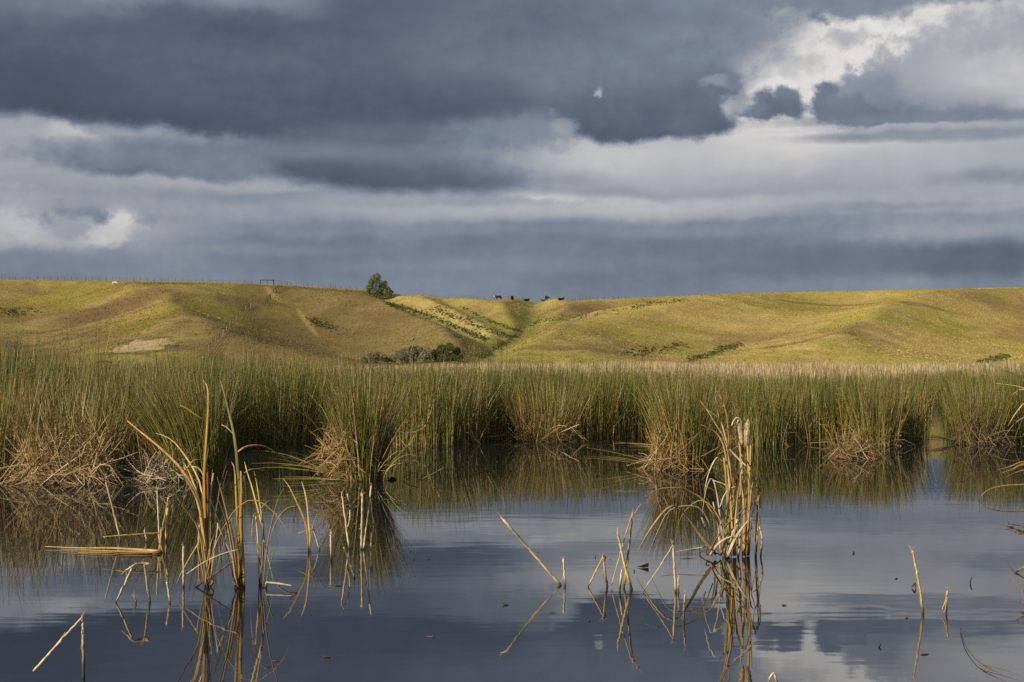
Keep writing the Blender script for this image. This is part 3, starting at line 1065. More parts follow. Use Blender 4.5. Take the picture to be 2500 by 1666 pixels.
def tube(C_, rad, flat=1.0, turn=0.0, sides=6, c0=(.4, .3, .15), c1=None, wet=0.0, jit=.08):
    """closed tube along centre line C_ (n,3); flat < 1 squeezes it to a leaf; turn rotates the broad side about the run"""
    C_ = np.asarray(C_, float)
    n = len(C_)
    rad = np.broadcast_to(np.asarray(rad, float), (n,))
    T = np.gradient(C_, axis=0)
    T /= np.linalg.norm(T, axis=1)[:, None] + 1e-9
    view = np.array([math.sin(turn), math.cos(turn), .0])
    S = np.cross(T, view)
    nl = np.linalg.norm(S, axis=1)[:, None]
    S = np.where(nl > 1e-3, S / (nl + 1e-9), np.array([1., 0, 0]))
    B = np.cross(S, T)
    a = np.linspace(0, 2 * math.pi, sides, endpoint=False)
    ring = S[:, None, :] * np.cos(a)[None, :, None] + B[:, None, :] * (np.sin(a) * flat)[None, :, None]
    V = (C_[:, None, :] + ring * rad[:, None, None]).reshape(-1, 3)
    F = []
    for i in range(n - 1):
        for j in range(sides):
            k = (j + 1) % sides
            F.append((i * sides + j, i * sides + k, (i + 1) * sides + k, (i + 1) * sides + j))
    b0 = len(V)
    V = np.concatenate([V, C_[:1], C_[-1:]])
    for j in range(0, sides):
        k = (j + 1) % sides
        F.append((b0, k, j, j))
        F.append((b0 + 1, (n - 1) * sides + j, (n - 1) * sides + k, (n - 1) * sides + k))
    c0 = np.array(c0)
    c1 = c0 if c1 is None else np.array(c1)
    t = np.linspace(0, 1, n)[:, None]
    cc = c0 * (1 - t) + c1 * t
    cc = cc * (1 + jit * RNG.normal(0, 1, (n, 1)))
    cc = np.repeat(cc, sides, 0)
    cc = cc * (1 + jit * np.tile(RNG.normal(0, 1, sides), n)[:, None])
    cc = np.concatenate([cc, cc[:1], cc[-1:]])
    if wet:
        k = np.clip((V[:, 2] - wet * .4) / wet, 0, 1)[:, None]
        cc = cc * (.14 + .86 * k)
    return V, F, np.clip(cc, .004, .9)


def poly_mesh(name, pieces, mat, parent=None, origin=None):
    V, F, Cc, off = [], [], [], 0
    for v, f, c in pieces:
        V.append(v)
        F += [tuple(i + off for i in q) for q in f]
        Cc.append(c)
        off += len(v)
    V = np.concatenate(V)
    Cc = np.concatenate(Cc)
    if origin is not None:
        V = V - np.array(tuple(origin))[None]
    F = [q[:3] if q[2] == q[3] else q for q in F]
    me = bpy.data.meshes.new(name)
    me.from_pydata([tuple(v) for v in V], [], F)
    for p in me.polygons:
        p.use_smooth = True
    a = me.color_attributes.new('tint', 'FLOAT_COLOR', 'POINT')
    cc = np.ones((len(V), 4), np.float32)
    cc[:, :3] = Cc
    a.data.foreach_set('color', cc.ravel())
    me.materials.append(mat)
    o = bpy.data.objects.new(name, me)
    col.objects.link(o)
    if parent:
        o.parent = parent
    elif origin is not None:
        o.location = origin
    return o


LEAFC = {'o': ((.56, .29, .065), (.68, .42, .13)), 'p': ((.64, .42, .16), (.70, .50, .23)), 'w': ((.68, .53, .31), (.74, .60, .40)),
         'g': ((.15, .17, .045), (.36, .27, .08)), 'd': ((.12, .085, .05), (.20, .14, .08)), 'y': ((.56, .36, .11), (.60, .42, .17)),
         'n': ((.14, .30, .04), (.22, .40, .06))}


def leaf(parent, pts, Y, w, c='p', dy=0.0, turn=None, name='leaf', tip=.12, n=14, flat=.22, wet=.03, base=.8):
    """a cattail leaf through photograph pixels; its tip leans dy metres away from (or towards) the viewer"""
    m = len(pts)
    W = [at(px, py, Y + dy * (i / (m - 1)) ** 1.3) for i, (px, py) in enumerate(pts)]
    Q = spline(W, n)
    t = np.linspace(0, 1, n)
    wid = w * 1.02 / FPX * Y * .5
    rad = wid * (base + (1 - base) * np.minimum(t * 4, 1)) * (1 - (1 - tip) * t ** 2.5)
    if turn is None:
        turn = RNG.normal(0, .45)
    v = tube(Q, rad, flat, turn, 6, *LEAFC[c], wet=wet)
    return poly_mesh(name, [v], M_LEAF, parent, parent.location if parent else None)


def clump(label, px, py, name='cattail_clump', cat='cattail'):
    Y = water_dist(py)
    p = at(px, py, Y)
    return empty(name, (p.x, p.y, 0), label, cat), Y


def jig(pts, s=1.0):
    return [(x + random.gauss(0, s), y + random.gauss(0, s)) for x, y in pts]


# --- clump with the rust brown cattail
c1, Y1 = clump('leaning bunch of orange cattail leaves with one rust brown spike', 510, 1432)
leaf(c1, [(510, 1433), (505, 1370), (498, 1312), (490, 1262)], Y1, 11, 'y', .0, name='stem', tip=.6, flat=.8)
leaf(c1, [(512, 1433), (500, 1320), (492, 1250), (478, 1195), (460, 1150), (447, 1128)], Y1, 6, 'p', .3)
leaf(c1, [(511, 1433), (505, 1330), (500, 1250), (488, 1180), (470, 1142), (455, 1118), (430, 1085), (405, 1066), (378, 1058)], Y1, 6, 'p', .5)
leaf(c1, [(509, 1433), (498, 1310), (482, 1215), (455, 1163), (425, 1125), (380, 1084), (340, 1052), (311, 1028)], Y1, 8, 'o', .4, tip=.25)
leaf(c1, [(508, 1433), (503, 1300), (498, 1180), (503, 1085), (508, 1005), (508, 960), (504, 940), (495, 928)], Y1, 7, 'o', .2, tip=.15)
leaf(c1, [(508, 1433), (500, 1330), (487, 1240), (468, 1195), (446, 1157), (428, 1130)], Y1, 5, 'p', -.2)
leaf(c1, [(505, 1425), (488, 1305), (468, 1262), (449, 1239), (432, 1212), (413, 1182)], Y1, 4.5, 'p', -.25)
leaf(c1, [(506, 1425), (496, 1290), (484, 1235), (476, 1209), (464, 1182), (449, 1157)], Y1, 5, 'w', -.1)
leaf(c1, [(455, 1146), (468, 1128), (485, 1123), (500, 1129), (513, 1142)], Y1 + .2, 4, 'o', .1, wet=0)
leaf(c1, [(470, 1140), (482, 1142), (492, 1152), (500, 1170)], Y1 + .15, 5, 'w', .0, wet=0)
leaf(c1, [(508, 1420), (510, 1300), (514, 1210), (521, 1155)], Y1, 5, 'w', .1, tip=.5)
leaf(c1, [(512, 1433), (520, 1422), (518, 1412), (515, 1408), (514, 1418)], Y1 - .02, 6, 'p', 0)
leaf(c1, [(440, 990), (455, 997), (470, 1008), (497, 1025)], Y1 + .5, 4, 'o', .0, wet=0)
st = leaf(c1, [(506, 1425), (506, 1330), (508, 1230)], Y1 + .03, 4, 'd', .0, name='stem', tip=.8, flat=.9)
sp = [at(508.5, 1228, Y1 + .03), at(508.5, 1215, Y1 + .03), at(508, 1180, Y1 + .03), at(507.5, 1160, Y1 + .03), at(507, 1153, Y1 + .03)]
w_ = Y1 / FPX * .5
v = tube([tuple(p) for p in sp], np.array([2, 6.2, 6.6, 6.4, 3.5]) * w_, 1, 0, 8, (.20, .055, .02), (.23, .075, .03))
o = poly_mesh('seed_head', [v], M_STEM, st, None)
o.data.transform(__import__('mathutils').Matrix.Translation(-c1.location))

# --- two tall green leaves
c2, Y2 = clump('upright green and orange cattail bunch with the tallest curved leaf', 588, 1436)
leaf(c2, [(590, 1436), (589, 1360), (589, 1282), (586, 1193), (581, 1150), (575, 1085), (567, 1040), (556, 997), (546, 955), (538, 931)], Y2, 9, 'g', .2, tip=.12)
leaf(c2, [(596, 1436), (593, 1350), (588, 1280), (590, 1200), (588, 1150)], Y2, 7, 'o', -.05, tip=.5)
leaf(c2, [(584, 1436), (583, 1330), (578, 1240), (573, 1150), (565, 1128)], Y2, 6, 'o', .1)
leaf(c2, [(580, 1436), (577, 1375), (566, 1300), (549, 1232), (538, 1190), (530, 1165)], Y2, 6, 'p', -.1)
leaf(c2, [(582, 1436), (575, 1395), (558, 1290), (547, 1255), (534, 1222)], Y2, 6, 'p', -.2)
leaf(c2, [(576, 1434), (570, 1410), (557, 1362), (540, 1293), (526, 1250), (512, 1217)], Y2, 5, 'd', -.2)
leaf(c2, [(573, 1436), (573, 1400), (569, 1370)], Y2, 4, 'o', 0, tip=.8)
leaf(c2, [(541, 1038), (552, 1043), (562, 1052), (570, 1062)], Y2 + .12, 4, 'p', 0, wet=0)
leaf(c2, [(586, 1436), (577, 1428), (568, 1422)], Y2 - .03, 3, 'w', -.02, tip=.5)
leaf(c2, [(555, 1150), (545, 1190), (550, 1205), (568, 1212)], Y2, 3, 'd', .1, wet=0)
leaf(c2, [(580, 1104), (598, 1092), (620, 1088), (645, 1090), (672, 1104), (700, 1122), (722, 1140)], Y2 + .2, 5, 'p', .3, wet=0)
leaf(c2, [(455, 1402), (500, 1372), (545, 1352), (585, 1341)], Y2 - .15, 3, 'w', 0, wet=0, tip=.6)

# --- third bunch
c3, Y3 = clump('slim pair of broad cattail leaves beside the short green shoot', 636, 1432)
leaf(c3, [(636, 1433), (640, 1348), (642, 1298), (632, 1255), (615, 1190), (603, 1152), (597, 1128)], Y3, 9, 'p', .2, tip=.2)
leaf(c3, [(635, 1432), (644, 1330), (640, 1270), (634, 1230), (627, 1183), (620, 1150)], Y3, 5, 'o', .3)
leaf(c3, [(642, 1298), (646, 1318), (650, 1340)], Y3, 4, 'd', .03, tip=.3, wet=0)
leaf(c3, [(639, 1240), (650, 1229), (664, 1223), (687, 1219)], Y3, 3.5, 'w', .2, wet=0)
leaf(c3, [(634, 1250), (626, 1270), (617, 1302)], Y3, 3, 'o', -.1, wet=0)
leaf(c3, [(596, 1155), (612, 1147), (630, 1146), (650, 1150)], Y3 + .15, 3, 'y', .1, wet=0)
c3b, Y3b = clump('short bright green shoot with a folded straw base', 650, 1436, 'reed_shoot', 'reed shoot')
leaf(c3b, [(650, 1436), (655, 1400), (664, 1365), (676, 1327)], Y3b, 3.5, 'n', .1, tip=.15)
leaf(c3b, [(650, 1437), (650, 1422)], Y3b, 6, 'y', 0, tip=.8, n=4, name='stem', flat=.9)
leaf(c3b, [(650, 1422), (680, 1425), (712, 1430)], Y3b - .02, 5, 'w', -.1, tip=.5, wet=0)
leaf(c3b, [(648, 1436), (640, 1434), (636, 1433)], Y3b, 3, 'd', 0)

# --- fourth bunch
c4, Y4 = clump('thin bowed cattail leaves left of the lone rush clump', 754, 1347)
leaf(c4, [(754, 1348), (751, 1300), (742, 1265), (730, 1238), (716, 1208), (704, 1185), (690, 1168)], Y4, 5.5, 'o', .2)
leaf(c4, [(756, 1348), (755, 1298), (751, 1242), (746, 1209), (741, 1190), (736, 1174)], Y4, 5, 'p', .2)
leaf(c4, [(727, 1238), (712, 1238), (696, 1246), (682, 1262), (672, 1280), (663, 1302), (657, 1326)], Y4 + .1, 4, 'p', -.2, wet=0)
leaf(c4, [(706, 1224), (716, 1230), (727, 1238)], Y4 + .1, 3, 'd', 0, wet=0)
leaf(c4, [(729, 1303), (745, 1297), (764, 1290)], Y4 - .04, 2.5, 'w', 0, wet=0)

# --- the big cattail on the right with two fluffy seed heads
c5, Y5 = clump('large straw coloured cattail bunch with two fluffy pale seed heads', 1800, 1358)


def fluff(parent, pts, Y, wpx):
    """burst cattail head: a core wrapped in a coat of short hairs, joined in one mesh"""
    W = [at(px, py, Y) for px, py in pts]
    Q = spline(W, 12)
    prof = np.array([.25, .62, .8, .95, 1, 1, 1, .95, .92, .8, .6, .25])
    rad = prof * wpx / FPX * Y * .5
    core = tube(Q, rad * .85 * (1 + .06 * RNG.normal(0, 1, 12)), 1, 0, 9, (.52, .39, .23), (.56, .43, .27), jit=.05)
    pieces = [core]
    for i in range(420):
        t = RNG.random()
        k = int(t * 10.99)
        p = Q[k] + (Q[k + 1] - Q[k]) * (t * 10.99 - k)
        a = RNG.uniform(0, 2 * math.pi)
        d = np.array([math.cos(a), math.sin(a), RNG.normal(0.1, .6)])
        d /= np.linalg.norm(d)
        r = rad[k]
        e = p + d * r * RNG.uniform(.9, 1.5) - np.array([0, 0, r * .5])
        b = p + d * r * .55
        s = np.cross(d, [0, .3, 1])
        s = s / np.linalg.norm(s) * r * .12
        cc = np.array((.62, .46, .28)) * RNG.uniform(.5, 1.2)
        pieces.append((np.array([b - s, b + s, e]), [(0, 1, 2, 2)], np.tile(cc, (3, 1))))
    o = poly_mesh('seed_head', pieces, M_STEM, parent, None)
    o.data.transform(__import__('mathutils').Matrix.Translation(-c5.location))
    for p in o.data.polygons:
        p.use_smooth = False
    return o


s1 = leaf(c5, [(1826, 1357), (1827, 1270), (1828, 1171), (1826, 1100), (1825, 1078)], Y5, 7, 'y', .0, name='stem', tip=.6, flat=.9)
fluff(s1, [(1823, 1090), (1824, 1068), (1826, 1045), (1827, 1024)], Y5, 20)
s2 = leaf(c5, [(1802, 1357), (1806, 1260), (1809, 1170), (1808, 1110), (1806, 1085)], Y5 + .06, 6, 'p', .0, name='stem', tip=.6, flat=.9)
fluff(s2, [(1813, 1086), (1810, 1065), (1806, 1043), (1802, 1025)], Y5 + .06, 16)
leaf(c5, [(1824, 1357), (1827, 1260), (1830, 1170), (1833, 1088)], Y5 - .03, 6, 'o', .0, name='stem', tip=.7, flat=.8)
leaf(c5, [(1773, 1357), (1775, 1270), (1776, 1215), (1772, 1160), (1767, 1118)], Y5, 9, 'g', .05, tip=.5)
leaf(c5, [(1777, 1357), (1778, 1280), (1780, 1215), (1779, 1160), (1778, 1098)], Y5 + .05, 7, 'o', .1)
leaf(c5, [(1795, 1357), (1794, 1290), (1792, 1215), (1790, 1165)], Y5 - .05, 8, 'g', .05, tip=.4)
leaf(c5, [(1845, 1358), (1848, 1290), (1851, 1225), (1850, 1195), (1846, 1165)], Y5, 9, 'o', .1, tip=.3)
leaf(c5, [(1815, 1357), (1818, 1280), (1815, 1220), (1812, 1160), (1811, 1110)], Y5 - .04, 7, 'y', .02, tip=.4)
leaf(c5, [(1820, 1357), (1819, 1290), (1822, 1230), (1817, 1180)], Y5 + .03, 7, 'o', .05, tip=.4)
leaf(c5, [(1857, 1361), (1861, 1320), (1858, 1300), (1850, 1279), (1832, 1262)], Y5 - .05, 5.5, 'w', .1)
leaf(c5, [(1790, 1357), (1786, 1260), (1780, 1170), (1768, 1095), (1754, 1063), (1735, 1048), (1711, 1037)], Y5 - .05, 5, 'p', -.1)
leaf(c5, [(1780, 1340), (1784, 1240), (1786, 1155), (1770, 1075), (1748, 1037), (1729, 1005), (1709, 978)], Y5, 6, 'p', .1, tip=.1)
leaf(c5, [(1792, 1340), (1790, 1220), (1781, 1120), (1770, 1060), (1757, 1021), (1750, 990), (1746, 968)], Y5 + .08, 5.5, 'p', .3)
leaf(c5, [(1725, 1000), (1740, 1010), (1755, 1021)], Y5 + .1, 4, 'w', .02, wet=0)
leaf(c5, [(1773, 1088), (1795, 1112), (1810, 1127), (1822, 1138)], Y5 - .06, 5, 'w', -.05, wet=0, tip=.5)
leaf(c5, [(1765, 1070), (1755, 1010), (1738, 960), (1716, 938)], Y5 + .12, 3, 'd', .1, wet=0)
leaf(c5, [(1780, 1090), (1775, 1020), (1762, 975), (1745, 950)], Y5 + .12, 3, 'o', .2, wet=0)
leaf(c5, [(1794, 1040), (1796, 1010), (1792, 983)], Y5 + .1, 3, 'd', .05, wet=0)
leaf(c5, [(1786, 1040), (1792, 1026), (1800, 1020), (1808, 1026), (1812, 1048)], Y5 + .02, 4, 'w', 0, wet=0)
leaf(c5, [(1765, 1130), (1757, 1117), (1748, 1120), (1738, 1136), (1727, 1165), (1719, 1206)], Y5 - .1, 5, 'w', -.2, wet=0)
leaf(c5, [(1740, 1300), (1718, 1250), (1692, 1236), (1655, 1238), (1630, 1252), (1614, 1280), (1597, 1318), (1582, 1352)], Y5 - .1, 4, 'w', -.3, wet=0)
leaf(c5, [(1748, 1354), (1709, 1305), (1681, 1264), (1655, 1239)], Y5 - .1, 8, 'p', -.3, tip=.4, n=10)
leaf(c5, [(1655, 1239), (1640, 1237), (1615, 1256), (1580, 1305), (1554, 1352)], Y5 - .4, 6, 'p', -.2, wet=0)
leaf(c5, [(1750, 1270), (1719, 1222), (1684, 1200), (1662, 1192), (1623, 1192), (1595, 1200), (1575, 1213)], Y5, 4.5, 'y', -.25, wet=0)
leaf(c5, [(1713, 1264), (1717, 1274), (1722, 1287)], Y5 - .2, 5, 'w', 0, wet=0, tip=.5, n=5)
leaf(c5, [(1758, 1345), (1754, 1300), (1746, 1260), (1741, 1226)], Y5 + .05, 6, 'p', .1, tip=.6)
leaf(c5, [(1745, 1330), (1744, 1280), (1735, 1240), (1725, 1215)], Y5 + .05, 4, 'd', .1)
leaf(c5, [(1729, 1356), (1750, 1315), (1773, 1283), (1805, 1255), (1834, 1224)], Y5 - .12, 7, 'o', -.05)
leaf(c5, [(1735, 1357), (1758, 1322), (1790, 1290), (1833, 1232)], Y5 - .16, 5, 'd', -.05)
leaf(c5, [(1733, 1356), (1750, 1332), (1767, 1318), (1789, 1309)], Y5 - .18, 7, 'w', -.05, tip=.4)
leaf(c5, [(1775, 1361), (1792, 1321), (1808, 1295), (1826, 1272)], Y5 - .2, 8, 'w', -.05, tip=.3)
leaf(c5, [(1777, 1352), (1788, 1310), (1797, 1285), (1799, 1268)], Y5 - .14, 8, 'w', 0, tip=.4)
leaf(c5, [(1803, 1358), (1808, 1310), (1802, 1285), (1794, 1268)], Y5 - .12, 6, 'w', 0, tip=.4)
leaf(c5, [(1760, 1355), (1772, 1320), (1783, 1296)], Y5 - .16, 7, 'p', 0, tip=.4)
leaf(c5, [(1856, 1240), (1856, 1205), (1850, 1180), (1846, 1168)], Y5 + .03, 3.5, 'd', 0, wet=0)
leaf(c5, [(1847, 1166), (1838, 1185), (1832, 1208), (1828, 1228)], Y5 + .03, 5, 'w', 0, wet=0)
leaf(c5, [(1740, 1173), (1770, 1184), (1784, 1200), (1796, 1236)], Y5 + .03, 4, 'w', 0, wet=0)
leaf(c5, [(1758, 1238), (1768, 1210), (1785, 1192), (1808, 1187)], Y5 - .02, 3.5, 'w', 0, wet=0)
leaf(c5, [(1706, 1352), (1730, 1335), (1760, 1318)], Y5 + .1, 3.5, 'd', 0)
leaf(c5, [(1662, 1351), (1706, 1353)], Y5, 2.5, 'd', 0, n=4, wet=0)
leaf(c5, [(1727, 1357), (1724, 1345), (1730, 1343), (1734, 1356)], Y5 - .1, 4, 'd', 0)



def clutter(parent, Y, px, py, n, h, spread, cols, w=(2.5, 5.5), half=26):
    """old leaves about the foot of a bunch: some upright, some bowed over, some snapped down into the water"""
    for i in range(n):
        x0 = px + random.uniform(-half, half)
        y0 = py + random.uniform(-3, 2)
        hh = h * random.uniform(.35, 1.0)
        sx = random.gauss(0, spread)
        kind = random.random()
        pts = [(x0, y0), (x0 + sx * .18, y0 - hh * .45), (x0 + sx * .5, y0 - hh * .85)]
        if kind < .45:
            pts += [(x0 + sx * .8, y0 - hh * 1.05)]
        elif kind < .8:
            pts += [(x0 + sx * .85, y0 - hh * .98), (x0 + sx * 1.25, y0 - hh * .78), (x0 + sx * 1.5, y0 - hh * .45)]
        else:
            pts = [(x0, y0), (x0 + sx * .3, y0 - hh * .5), (x0 + sx * .34, y0 - hh * .52), (x0 + sx * .9, y0 - hh * .22), (x0 + sx * 1.2, min(y0, y0 - hh * .02))]
        leaf(parent, pts, Y + random.gauss(0, .08), random.uniform(*w), random.choice(cols), random.gauss(0, .22), tip=.1)


clutter(c5, Y5, 1797, 1357, 15, 240, 45, 'ppwoyyd', half=36)
clutter(c5, Y5 - .08, 1776, 1357, 5, 110, 45, 'pwwp', half=22)
clutter(c1, Y1, 506, 1432, 9, 330, 55, 'ppoywd', w=(2, 4), half=8)
clutter(c2, Y2, 585, 1436, 6, 330, 30, 'gpoyd', w=(2, 4), half=9)
clutter(c3, Y3, 638, 1432, 4, 240, 40, 'po', w=(2, 4), half=5)
clutter(c4, Y4, 755, 1347, 2, 160, 40, 'po', w=(1.8, 3), half=3)

# --- clump that reaches in from outside the right edge
c6, Y6 = clump('straw cattail leaves reaching in over the water at the right edge', 2562, 1215)
for pts, w, c, dy in (([(2562, 1218), (2545, 1050), (2520, 950), (2480, 915), (2438, 902)], 6, 'd', .2),
                      ([(2565, 1218), (2550, 1050), (2530, 968), (2490, 945), (2430, 936)], 4.5, 'y', .2),
                      ([(2562, 1218), (2540, 1060), (2510, 985), (2481, 1008), (2461, 1040)], 5, 'p', -.2),
                      ([(2560, 1218), (2545, 1090), (2515, 1022), (2478, 1034), (2451, 1070)], 4.5, 'y', -.2),
                      ([(2560, 1218), (2540, 1150), (2500, 1135), (2470, 1148), (2447, 1155)], 8, 'o', -.3),
                      ([(2562, 1218), (2540, 1145), (2500, 1128), (2465, 1140), (2436, 1147)], 4, 'p', -.2),
                      ([(2562, 1218), (2545, 1165), (2510, 1148), (2480, 1155), (2455, 1166)], 5, 'y', -.3),
                      ([(2562, 1218), (2530, 1184), (2500, 1184), (2453, 1186), (2420, 1194), (2400, 1206), (2381, 1233)], 4, 'p', -.4),
                      ([(2560, 1220), (2520, 1212), (2490, 1222), (2468, 1240), (2447, 1266)], 3.5, 'w', -.4),
                      ([(2566, 1218), (2560, 1100), (2545, 1000), (2500, 952), (2470, 965)], 5, 'o', .3),
                      ([(2566, 1218), (2555, 1080), (2525, 1040), (2497, 1062)], 6, 'p', .1),
                      ([(2570, 1218), (2560, 1020), (2530, 920), (2495, 930)], 5, 'y', .1),
                      ([(2566, 1218), (2550, 1100), (2520, 1075), (2497, 1092)], 7, 'o', -.1)):
    leaf(c6, pts, Y6, w, c, dy)
for i in range(26):
    x0 = 2540 + random.uniform(0, 60)
    leaf(c6, [(x0, 1218), (x0 + random.uniform(-25, 15), 1100), (x0 + random.uniform(-60, 20), 980 + random.uniform(-30, 60))], Y6 + random.uniform(-.1, .3), 4.5,
         random.choice('opgyd'), random.uniform(-.2, .3))

# --- single broken stems standing in the pond
STICKS = [
    # label, waterline y, list of polylines (px, py), widths, colour
    ('broken stem folded into a steep tent in the lower left corner', 1654, [([(204, 1660), (203, 1560), (202, 1503)], 8, 6, .09), ([(203, 1505), (140, 1574), (82, 1640)], 5, 7, 0)], 'w'),
    ('pale straight stem leaning left above the floating leaf bundle', 1320, [([(295, 1322), (280, 1260), (259, 1178)], 5, 4, .03)], 'w'),
    ('slim upright stem behind the square-bent orange stalk', 1324, [([(389, 1325), (387, 1260), (384, 1199)], 5, 4, 0)], 'w'),
    ('grey stem with its thin top folded down to the left of the orange leaves', 1322, [([(405, 1323), (408, 1270), (411, 1216)], 6, 5, .03), ([(411, 1218), (402, 1260), (395, 1296)], 3, 2.5, 0)], 'p'),
    ('little pale stub above the floating leaf bundle', 1323, [([(358, 1324), (356, 1310), (353, 1295)], 4.5, 4, .02)], 'w'),
    ('orange stalk bent square with a thin horizontal top', 1350, [([(392, 1351), (392, 1325), (394, 1301)], 7, 6, 0), ([(395, 1301), (330, 1305), (253, 1311)], 4, 2, 0)], 'o'),
    ('pale stem folded over twice like a table above the dark water', 1471, [([(366, 1472), (360, 1425), (353, 1380)], 6, 5, .05), ([(365, 1377), (345, 1376), (324, 1382), (306, 1395)], 6, 4, 0),
                                                                   ([(325, 1382), (304, 1427), (282, 1472)], 6, 4, 0)], 'w'),
    ('tiny crooked stub under the table-shaped stem', 1473, [([(332, 1474), (331, 1465), (328, 1458)], 4, 4, 0)], 'w'),
    ('straight pale upright stem left of the leaning orange leaves', 1433, [([(448, 1435), (448, 1384), (448, 1334)], 6, 5.5, 0)], 'w'),
    ('short thin stem slanting between tent stem and upright stem', 1472, [([(415, 1474), (412, 1448), (408, 1422)], 5, 4, .02)], 'w'),
    ('orange straight stem rising behind the leaning orange leaves', 1351, [([(486, 1353), (486, 1320), (487, 1286)], 6, 5, 0)], 'o'),
    ('dark broken stalk lying slanted against the leaning leaves', 1434, [([(475, 1435), (520, 1405), (568, 1372)], 4.5, 4, 0)], 'd'),
    ('thin tilted stick right of the bowed leaves', 1344, [([(781, 1346), (773, 1318), (764, 1290)], 4, 3.5, .02)], 'w'),
    ('upright stick with a brown foot left of the rush clump reflection', 1367, [([(808, 1369), (808, 1335), (808, 1300)], 5, 4.5, .04)], 'w'),
    ('long white stick leaning left with a hooked twin in the clump reflection', 1340, [([(853, 1341), (844, 1275), (835, 1206)], 5, 4.5, .03), ([(848, 1206), (854, 1240), (853, 1272), (849, 1288)], 3.5, 3, 0)], 'w'),
    ('two pale sticks crossing at the foot in the clump reflection', 1342, [([(882, 1343), (884, 1275), (885, 1206)], 6, 5, 0), ([(887, 1342), (895, 1280), (907, 1186)], 5, 4, 0)], 'w'),
    ('short white stick slanting down to the right under the clump reflection', 1412, [([(867, 1414), (853, 1375), (839, 1336)], 4.5, 4, .02)], 'w'),
    ('small stub right of the pale sticks in the clump reflection', 1341, [([(906, 1343), (907, 1315), (909, 1288)], 4, 3.5, 0)], 'p'),
    ('long pale stalk slanting far to the left alone in the middle of the pond', 1430, [([(1370, 1432), (1300, 1350), (1242, 1284), (1224, 1263)], 6, 5, .02)], 'w'),
    ('short knobbly upright stem at the foot of the long slanting stalk', 1430, [([(1379, 1432), (1378, 1400), (1376, 1366)], 5, 4.5, .03)], 'w'),
    ('small stem folded into a narrow tent between the long stalk and crossed pair', 1433, [([(1483, 1436), (1477, 1395), (1473, 1360)], 6, 4, .07), ([(1473, 1360), (1452, 1400), (1436, 1433)], 4, 3.5, .02),
                                                                            ([(1470, 1357), (1478, 1361), (1476, 1370)], 3.5, 3, 0)], 'p'),
    ('thick stem leaning left in front of the crossed pair', 1440, [([(1543, 1443), (1528, 1390), (1517, 1342), (1508, 1303)], 7.5, 5, .05)], 'p'),
    ('tall stem with frayed top and a folded thin limb in the crossed pair', 1435, [([(1523, 1438), (1533, 1360), (1545, 1253)], 6, 4, .05), ([(1545, 1262), (1556, 1244), (1561, 1236)], 3, 1.5, 0),
                                                                     ([(1540, 1264), (1515, 1350), (1493, 1429)], 3, 2.5, 0)], 'p'),
    ('short stub with black foot left of the crossed pair', 1445, [([(1512, 1448), (1515, 1420), (1519, 1390)], 6, 4.5, .06)], 'w'),
    ('thin stem folded into a wide tent left of the big cattail', 1446, [([(1650, 1449), (1647, 1390), (1643, 1331)], 6, 5, .02), ([(1643, 1332), (1606, 1390), (1570, 1445)], 3, 2.5, 0)], 'w'),
    ('little stub touching the wide tent stem', 1447, [([(1656, 1449), (1656, 1430), (1656, 1410)], 4.5, 4, .03)], 'p'),
    ('small black footed stick in front of the wide tent stem', 1515, [([(1668, 1518), (1670, 1490), (1673, 1453)], 5.5, 4.5, .09)], 'w'),
    ('pale stick standing alone and leaning left at the right side of the pond', 1498, [([(2254, 1501), (2246, 1440), (2238, 1395), (2228, 1345)], 6, 4.5, .04)], 'p'),
    ('short doubled over stalk right of the lone leaning stick', 1498, [([(2311, 1500), (2311, 1470), (2313, 1443)], 4.5, 5, .06), ([(2314, 1443), (2309, 1465), (2300, 1489)], 3.5, 2.5, 0)], 'p'),
    ('bent stalk tip at the bottom edge under the big cattail', 1672, [([(1872, 1676), (1888, 1644), (1898, 1672)], 6, 5, 0)], 'w'),
    ('slanting straw stick at the right edge of the pond', 1399, [([(2479, 1399), (2500, 1385), (2530, 1368)], 5, 4, .01)], 'o'),
]
